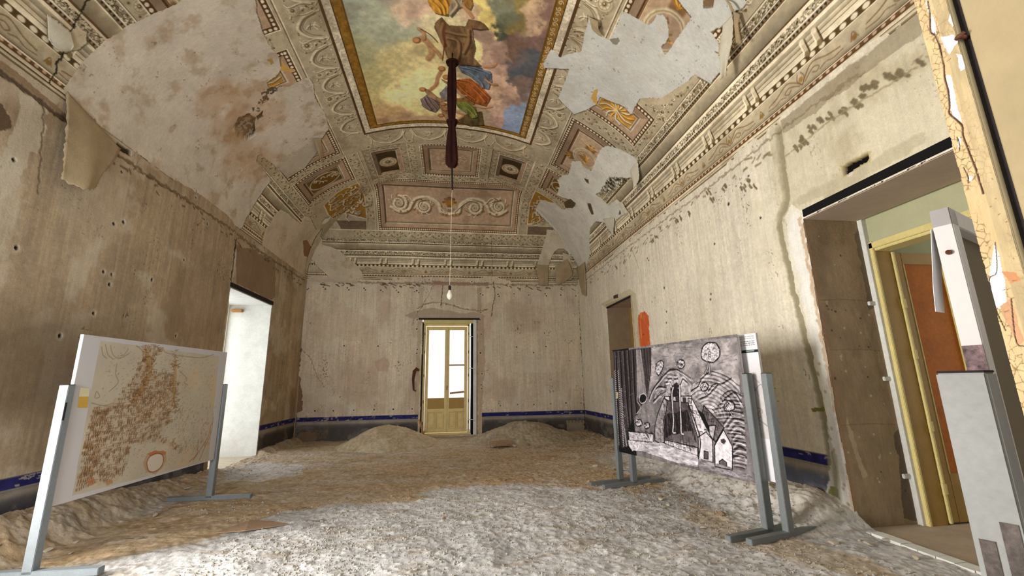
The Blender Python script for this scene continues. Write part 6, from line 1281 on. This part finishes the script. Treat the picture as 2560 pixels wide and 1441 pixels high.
# ================= HANGING STRIPS OF CANVAS =================
def flap(key,label,m,bulge=.05,nu=14,nv=24,rag=.012,thick=.004):
    rows=np.array(SH[key],float); n=len(rows); t=np.linspace(0,n-1,nv); L_=smoothrows(rows[:,0],t); R_=smoothrows(rows[:,1],t)
    s=np.linspace(0,1,nu)[None,:,None]; P=L_[:,None]*(1-s)+R_[:,None]*s
    tt=np.linspace(0,1,nv)[:,None]; cen=np.array([XC,6.5,1.5]); dirn=cen-P.mean((0,1)); dirn/=np.linalg.norm(dirn)
    hash_=sum(map(ord,key)); ss=np.linspace(0,1,nu)[None,:]
    off=bulge*np.sin(ss*math.pi)*tt+bulge*.35*np.sin(ss*9+hash_)*tt; P=P+off[...,None]*dirn
    j=(vn(np.arange(nv)*1.3,np.zeros(nv),hash_)-.5)*rag*2; P[:,0]+=j[:,None]*[1,.3,0]; P[:,-1]-=j[::-1,None]*[1,.3,0]
    P[-1,:,2]+=(vn(np.arange(nu)*1.7,np.ones(nu),hash_)-.5)*rag*4
    o=link('canvas_flap',grid_mesh('canvas_flap',P),m); so=o.modifiers.new('thickness','SOLIDIFY'); so.thickness=thick; tag(o,label,'canvas flap','torn canvas flaps hanging from the vault'); return o
def smoothrows(a,t):
    i=np.clip(t.astype(int),0,len(a)-2); f=(t-i)[:,None]; i0=np.maximum(i-1,0); i3=np.minimum(i+2,len(a)-1)
    return .5*(2*a[i]+(a[i+1]-a[i0])*f+(2*a[i0]-5*a[i]+4*a[i+1]-a[i3])*f**2+(3*a[i]-a[i0]-3*a[i+1]+a[i3])*f**3)
flap('flap_big','largest brown canvas flap, hanging below the bare patch by the left wall',M_paper,.06,20,34)
flap('flap_curlL','small curled flap at the right tip of the big left bare patch',M_paper,.03)
flap('flap_stripA','left of the two narrow flaps hanging over the back cornice at right',M_paper,.02)
flap('flap_stripB','fan shaped right of the two flaps over the back cornice at right',M_paper,.05)
flap('flap_cone','cream cone shaped flap hanging at the edge of the big right bare patch',M_paperw,.10)
flap('flap_roll','rolled dark flap behind the cream cone high on the right vault',M_paper,.04)
flap('flap_tail','thin twisted strip above the cream cone high on the right vault',M_paper,.02)
flap('flap_fold','pale folded flap at the right tip of the lower right bare patch',M_paperw,.05)
flap('flap_rag','ragged white flap under the lower right bare patch, pointing down',M_paperw,.02)
flap('flap_ragb','small ragged white flap above the right cornice bead',M_paperw,.02)
flap('flap_corner','dark torn strip hanging in the far right corner of the room',M_paper,.04)
flap('flap_mid','short brown turned-up flap beside the right side of the fresco frame',M_paper,.03)
flap('flap_tl','pale flap with a turned edge on the upper left cornice',M_paperw,.02)
flap('flap_corner2','small white turned flap at the far left corner of the vault',M_paperw,.01)
# ================= RUBBLE =================
def pile(name,label,cx,cy,rx,ry,h,m,seed,grain):
    n=150; u=np.linspace(-1.15,1.15,n); gx,gy=np.meshgrid(u*rx,u*ry); d=np.hypot(gx/rx,gy/ry)+.22*(fbm(gx/.5,gy/.5,3,seed)-.5)
    z=h*np.clip(1-d,0,1)**1.0; z=h*(1-np.sqrt(np.clip(d,0,1)**2*.96+.04))/(1-.2)+grain*(fbm(gx/.05,gy/.05,3,seed+3)-.5); z=np.maximum(z,-.02)
    base=np.vectorize(zat)(np.clip(gx+cx,XL+.02,XR-.02),np.clip(gy+cy,1,YB-.02))-.02; k=sst(1.02,.93,d)
    P=np.stack([gx+cx,np.minimum(gy+cy,YB-.006),base+np.maximum(z,0)*k-.02*(1-k)],-1)
    c=np.empty(P.shape,np.float32); c[:]=m; c*=(.78+.35*fbm(gx/.04,gy/.04,3,seed+5))[...,None]; kk=sst(.45,.7,fbm(gx/.35,gy/.35,4,seed+6))[...,None]*.4; c=c*(1-kk)+np.array((196,184,164),np.float32)*kk
    keep=(d[:-1,:-1]<1.0); o=link(name,grid_mesh(name,P,c,keep),MF); tag(o,label,'rubble heap'); return o
pile('sand_heap','smooth conical sand heap against the back wall left of the balcony door',-1.55,11.75,1.35,1.25,.52,(176,158,128),901,.012)
pile('gravel_heap','grainy gravel heap against the back wall right of the balcony door',2.02,11.95,1.65,1.15,.50,(160,146,124),911,.05)
def rockmesh(seed,flat=1):
    bm=bmesh.new(); bmesh.ops.create_icosphere(bm,subdivisions=2,radius=.5); r=random.Random(seed); q=[Vector((r.uniform(-1,1),r.uniform(-1,1),r.uniform(-1,1))).normalized() for _ in range(9)]
    for v in bm.verts:
        for d in q:
            t=v.co.dot(d)-.32
            if t>0: v.co-=d*t
        v.co.z*=flat
    me=bpy.data.meshes.new('chunk'); bm.to_mesh(me); bm.free(); return me
RM=[(rockmesh(s,f),m) for s,f,m in ((1,.6,M_stone),(2,.35,M_stone),(3,.5,M_stoneb),(4,.3,M_stone))]
for me,m in RM: me.materials.append(m)
PL=[]
def place_chunk(x,y,s,k,label,group):
    if any(math.hypot(x-a,y-b)<(s+c)*.75 for a,b,c in PL): return
    PL.append((x,y,s))
    me,m=RM[k]; o=bpy.data.objects.new('plaster_chunk',me); COL.objects.link(o); o.location=(x,y,zat(x,y)+s*.12); o.scale=(s,s*rnd.uniform(.6,1),s*rnd.uniform(.7,1)); o.rotation_euler=(rnd.uniform(-.3,.3),rnd.uniform(-.3,.3),rnd.uniform(0,6)); tag(o,label,'plaster chunk',group)
for k in range(46): 
    x=rnd.uniform(XR-1.5,XR-.25); y=rnd.uniform(4.5,8.5); 
    place_chunk(x,y,rnd.uniform(.05,.13),rnd.randrange(4),'loose pale chunk lying in the rubble along the right wall','chunks along the right wall')
for k in range(16): place_chunk(rnd.uniform(.9,2.4),rnd.uniform(10.3,10.8),rnd.uniform(.08,.24),rnd.randrange(4),'broken chunk at the foot of the gravel heap','chunks before the gravel heap')
for k in range(26): place_chunk(rnd.uniform(-2.6,2.6),rnd.uniform(3.4,7.5),rnd.uniform(.03,.07),rnd.randrange(4),'small chunk lying in the open middle of the dirt floor','chunks on the open floor')
for k in range(14): place_chunk(rnd.uniform(XL+.35,XL+.9),rnd.uniform(4.4,8.6),rnd.uniform(.05,.12),rnd.randrange(4),'chunk fallen beside the left wall under the town drawing','chunks along the left wall')
for k in range(12): place_chunk(rnd.uniform(3.3,4.0),rnd.uniform(3.1,4.3),rnd.uniform(.05,.12),1,'white chunk before the wide right doorway','chunks at the right doorway')
box_t=box('brick_slab',.95,1.45,10.55,10.85,.0,.10,M_stoneb,None,.02,Matrix.Translation((1.2,10.7,0))@Matrix.Rotation(.25,4,'Z')@Matrix.Translation((-1.2,-10.7,0))); tag(box_t,'long flat slab lying before the gravel heap','slab')
# cardboard scrap
bm=bmesh.new(); pts=[(-2.42,5.32),(-2.1,5.25),(-1.75,5.5),(-1.95,5.62),(-2.2,5.6)]
vs=[bm.verts.new((p_[0],p_[1],zat(*p_)+.02+.015*math.sin(i*2))) for i,p_ in enumerate(pts)]; bm.faces.new(vs); o=fin('cardboard_scrap',bm,M_stoneb); so=o.modifiers.new('t','SOLIDIFY'); so.thickness=.008; tag(o,'flat brown cardboard scrap half buried in the dirt, left of centre','cardboard')
# gravel nobody could count
V=[];Fc=[];base=bmesh.new(); bmesh.ops.create_icosphere(base,subdivisions=1,radius=1); bv=np.array([v.co[:] for v in base.verts]); bf=np.array([[v.index for v in f.verts] for f in base.faces]); base.free()
rg=np.random.RandomState(4); N=7000
gy_=3.0+ (rg.rand(N)**1.4)*8; gx_=XL+.5+rg.rand(N)*(XR-XL-.8); k=(gy_<4.6)&(rg.rand(N)<.6); gx_[k]=rg.uniform(-2.6,-.6,k.sum()); gy_[k]=rg.uniform(3.5,5.2,k.sum())
kk_=(((gx_+2.6)/2.2+(gy_-4.2)/1.6)<1.0)&(gx_<-2.2)|(gy_>6.6)&(rg.rand(N)<.75); gx_[kk_]=rg.uniform(-1.5,3.2,kk_.sum()); gy_[kk_]=rg.uniform(3.1,6.2,kk_.sum())
sz=rg.uniform(.004,.011,N)*(1+.5*(rg.rand(N)<.1)); al=[]
for i in range(N):
    s=sz[i]; q=bv*(s*rg.uniform(.6,1.2,3)); a=rg.rand()*6.28; c_,s_=math.cos(a),math.sin(a); q=q@np.array([[c_,-s_,0],[s_,c_,0],[0,0,1]]); V.append(q+[gx_[i],gy_[i],zat(gx_[i],gy_[i])+s*.3]); Fc.append(bf+i*len(bv))
V=np.concatenate(V);Fc=np.concatenate(Fc); me=bpy.data.meshes.new('gravel'); me.vertices.add(len(V)); me.vertices.foreach_set('co',V.astype(np.float32).reshape(-1)); me.loops.add(len(Fc)*3); me.loops.foreach_set('vertex_index',Fc.astype(np.int32).reshape(-1)); me.polygons.add(len(Fc)); me.polygons.foreach_set('loop_start',np.arange(0,len(Fc)*3,3,dtype=np.int32)); me.polygons.foreach_set('loop_total',np.full(len(Fc),3,np.int32)); me.update(calc_edges=True)
M_grav=mat('gravel',(152,145,133),rough=1,n1=(12,.2),n2=(3,.12),bump=.3); o=link('gravel',me,M_grav); o['kind']='stuff'; o['label']='fine pale gravel scattered over the dirt floor'; o['category']='gravel'
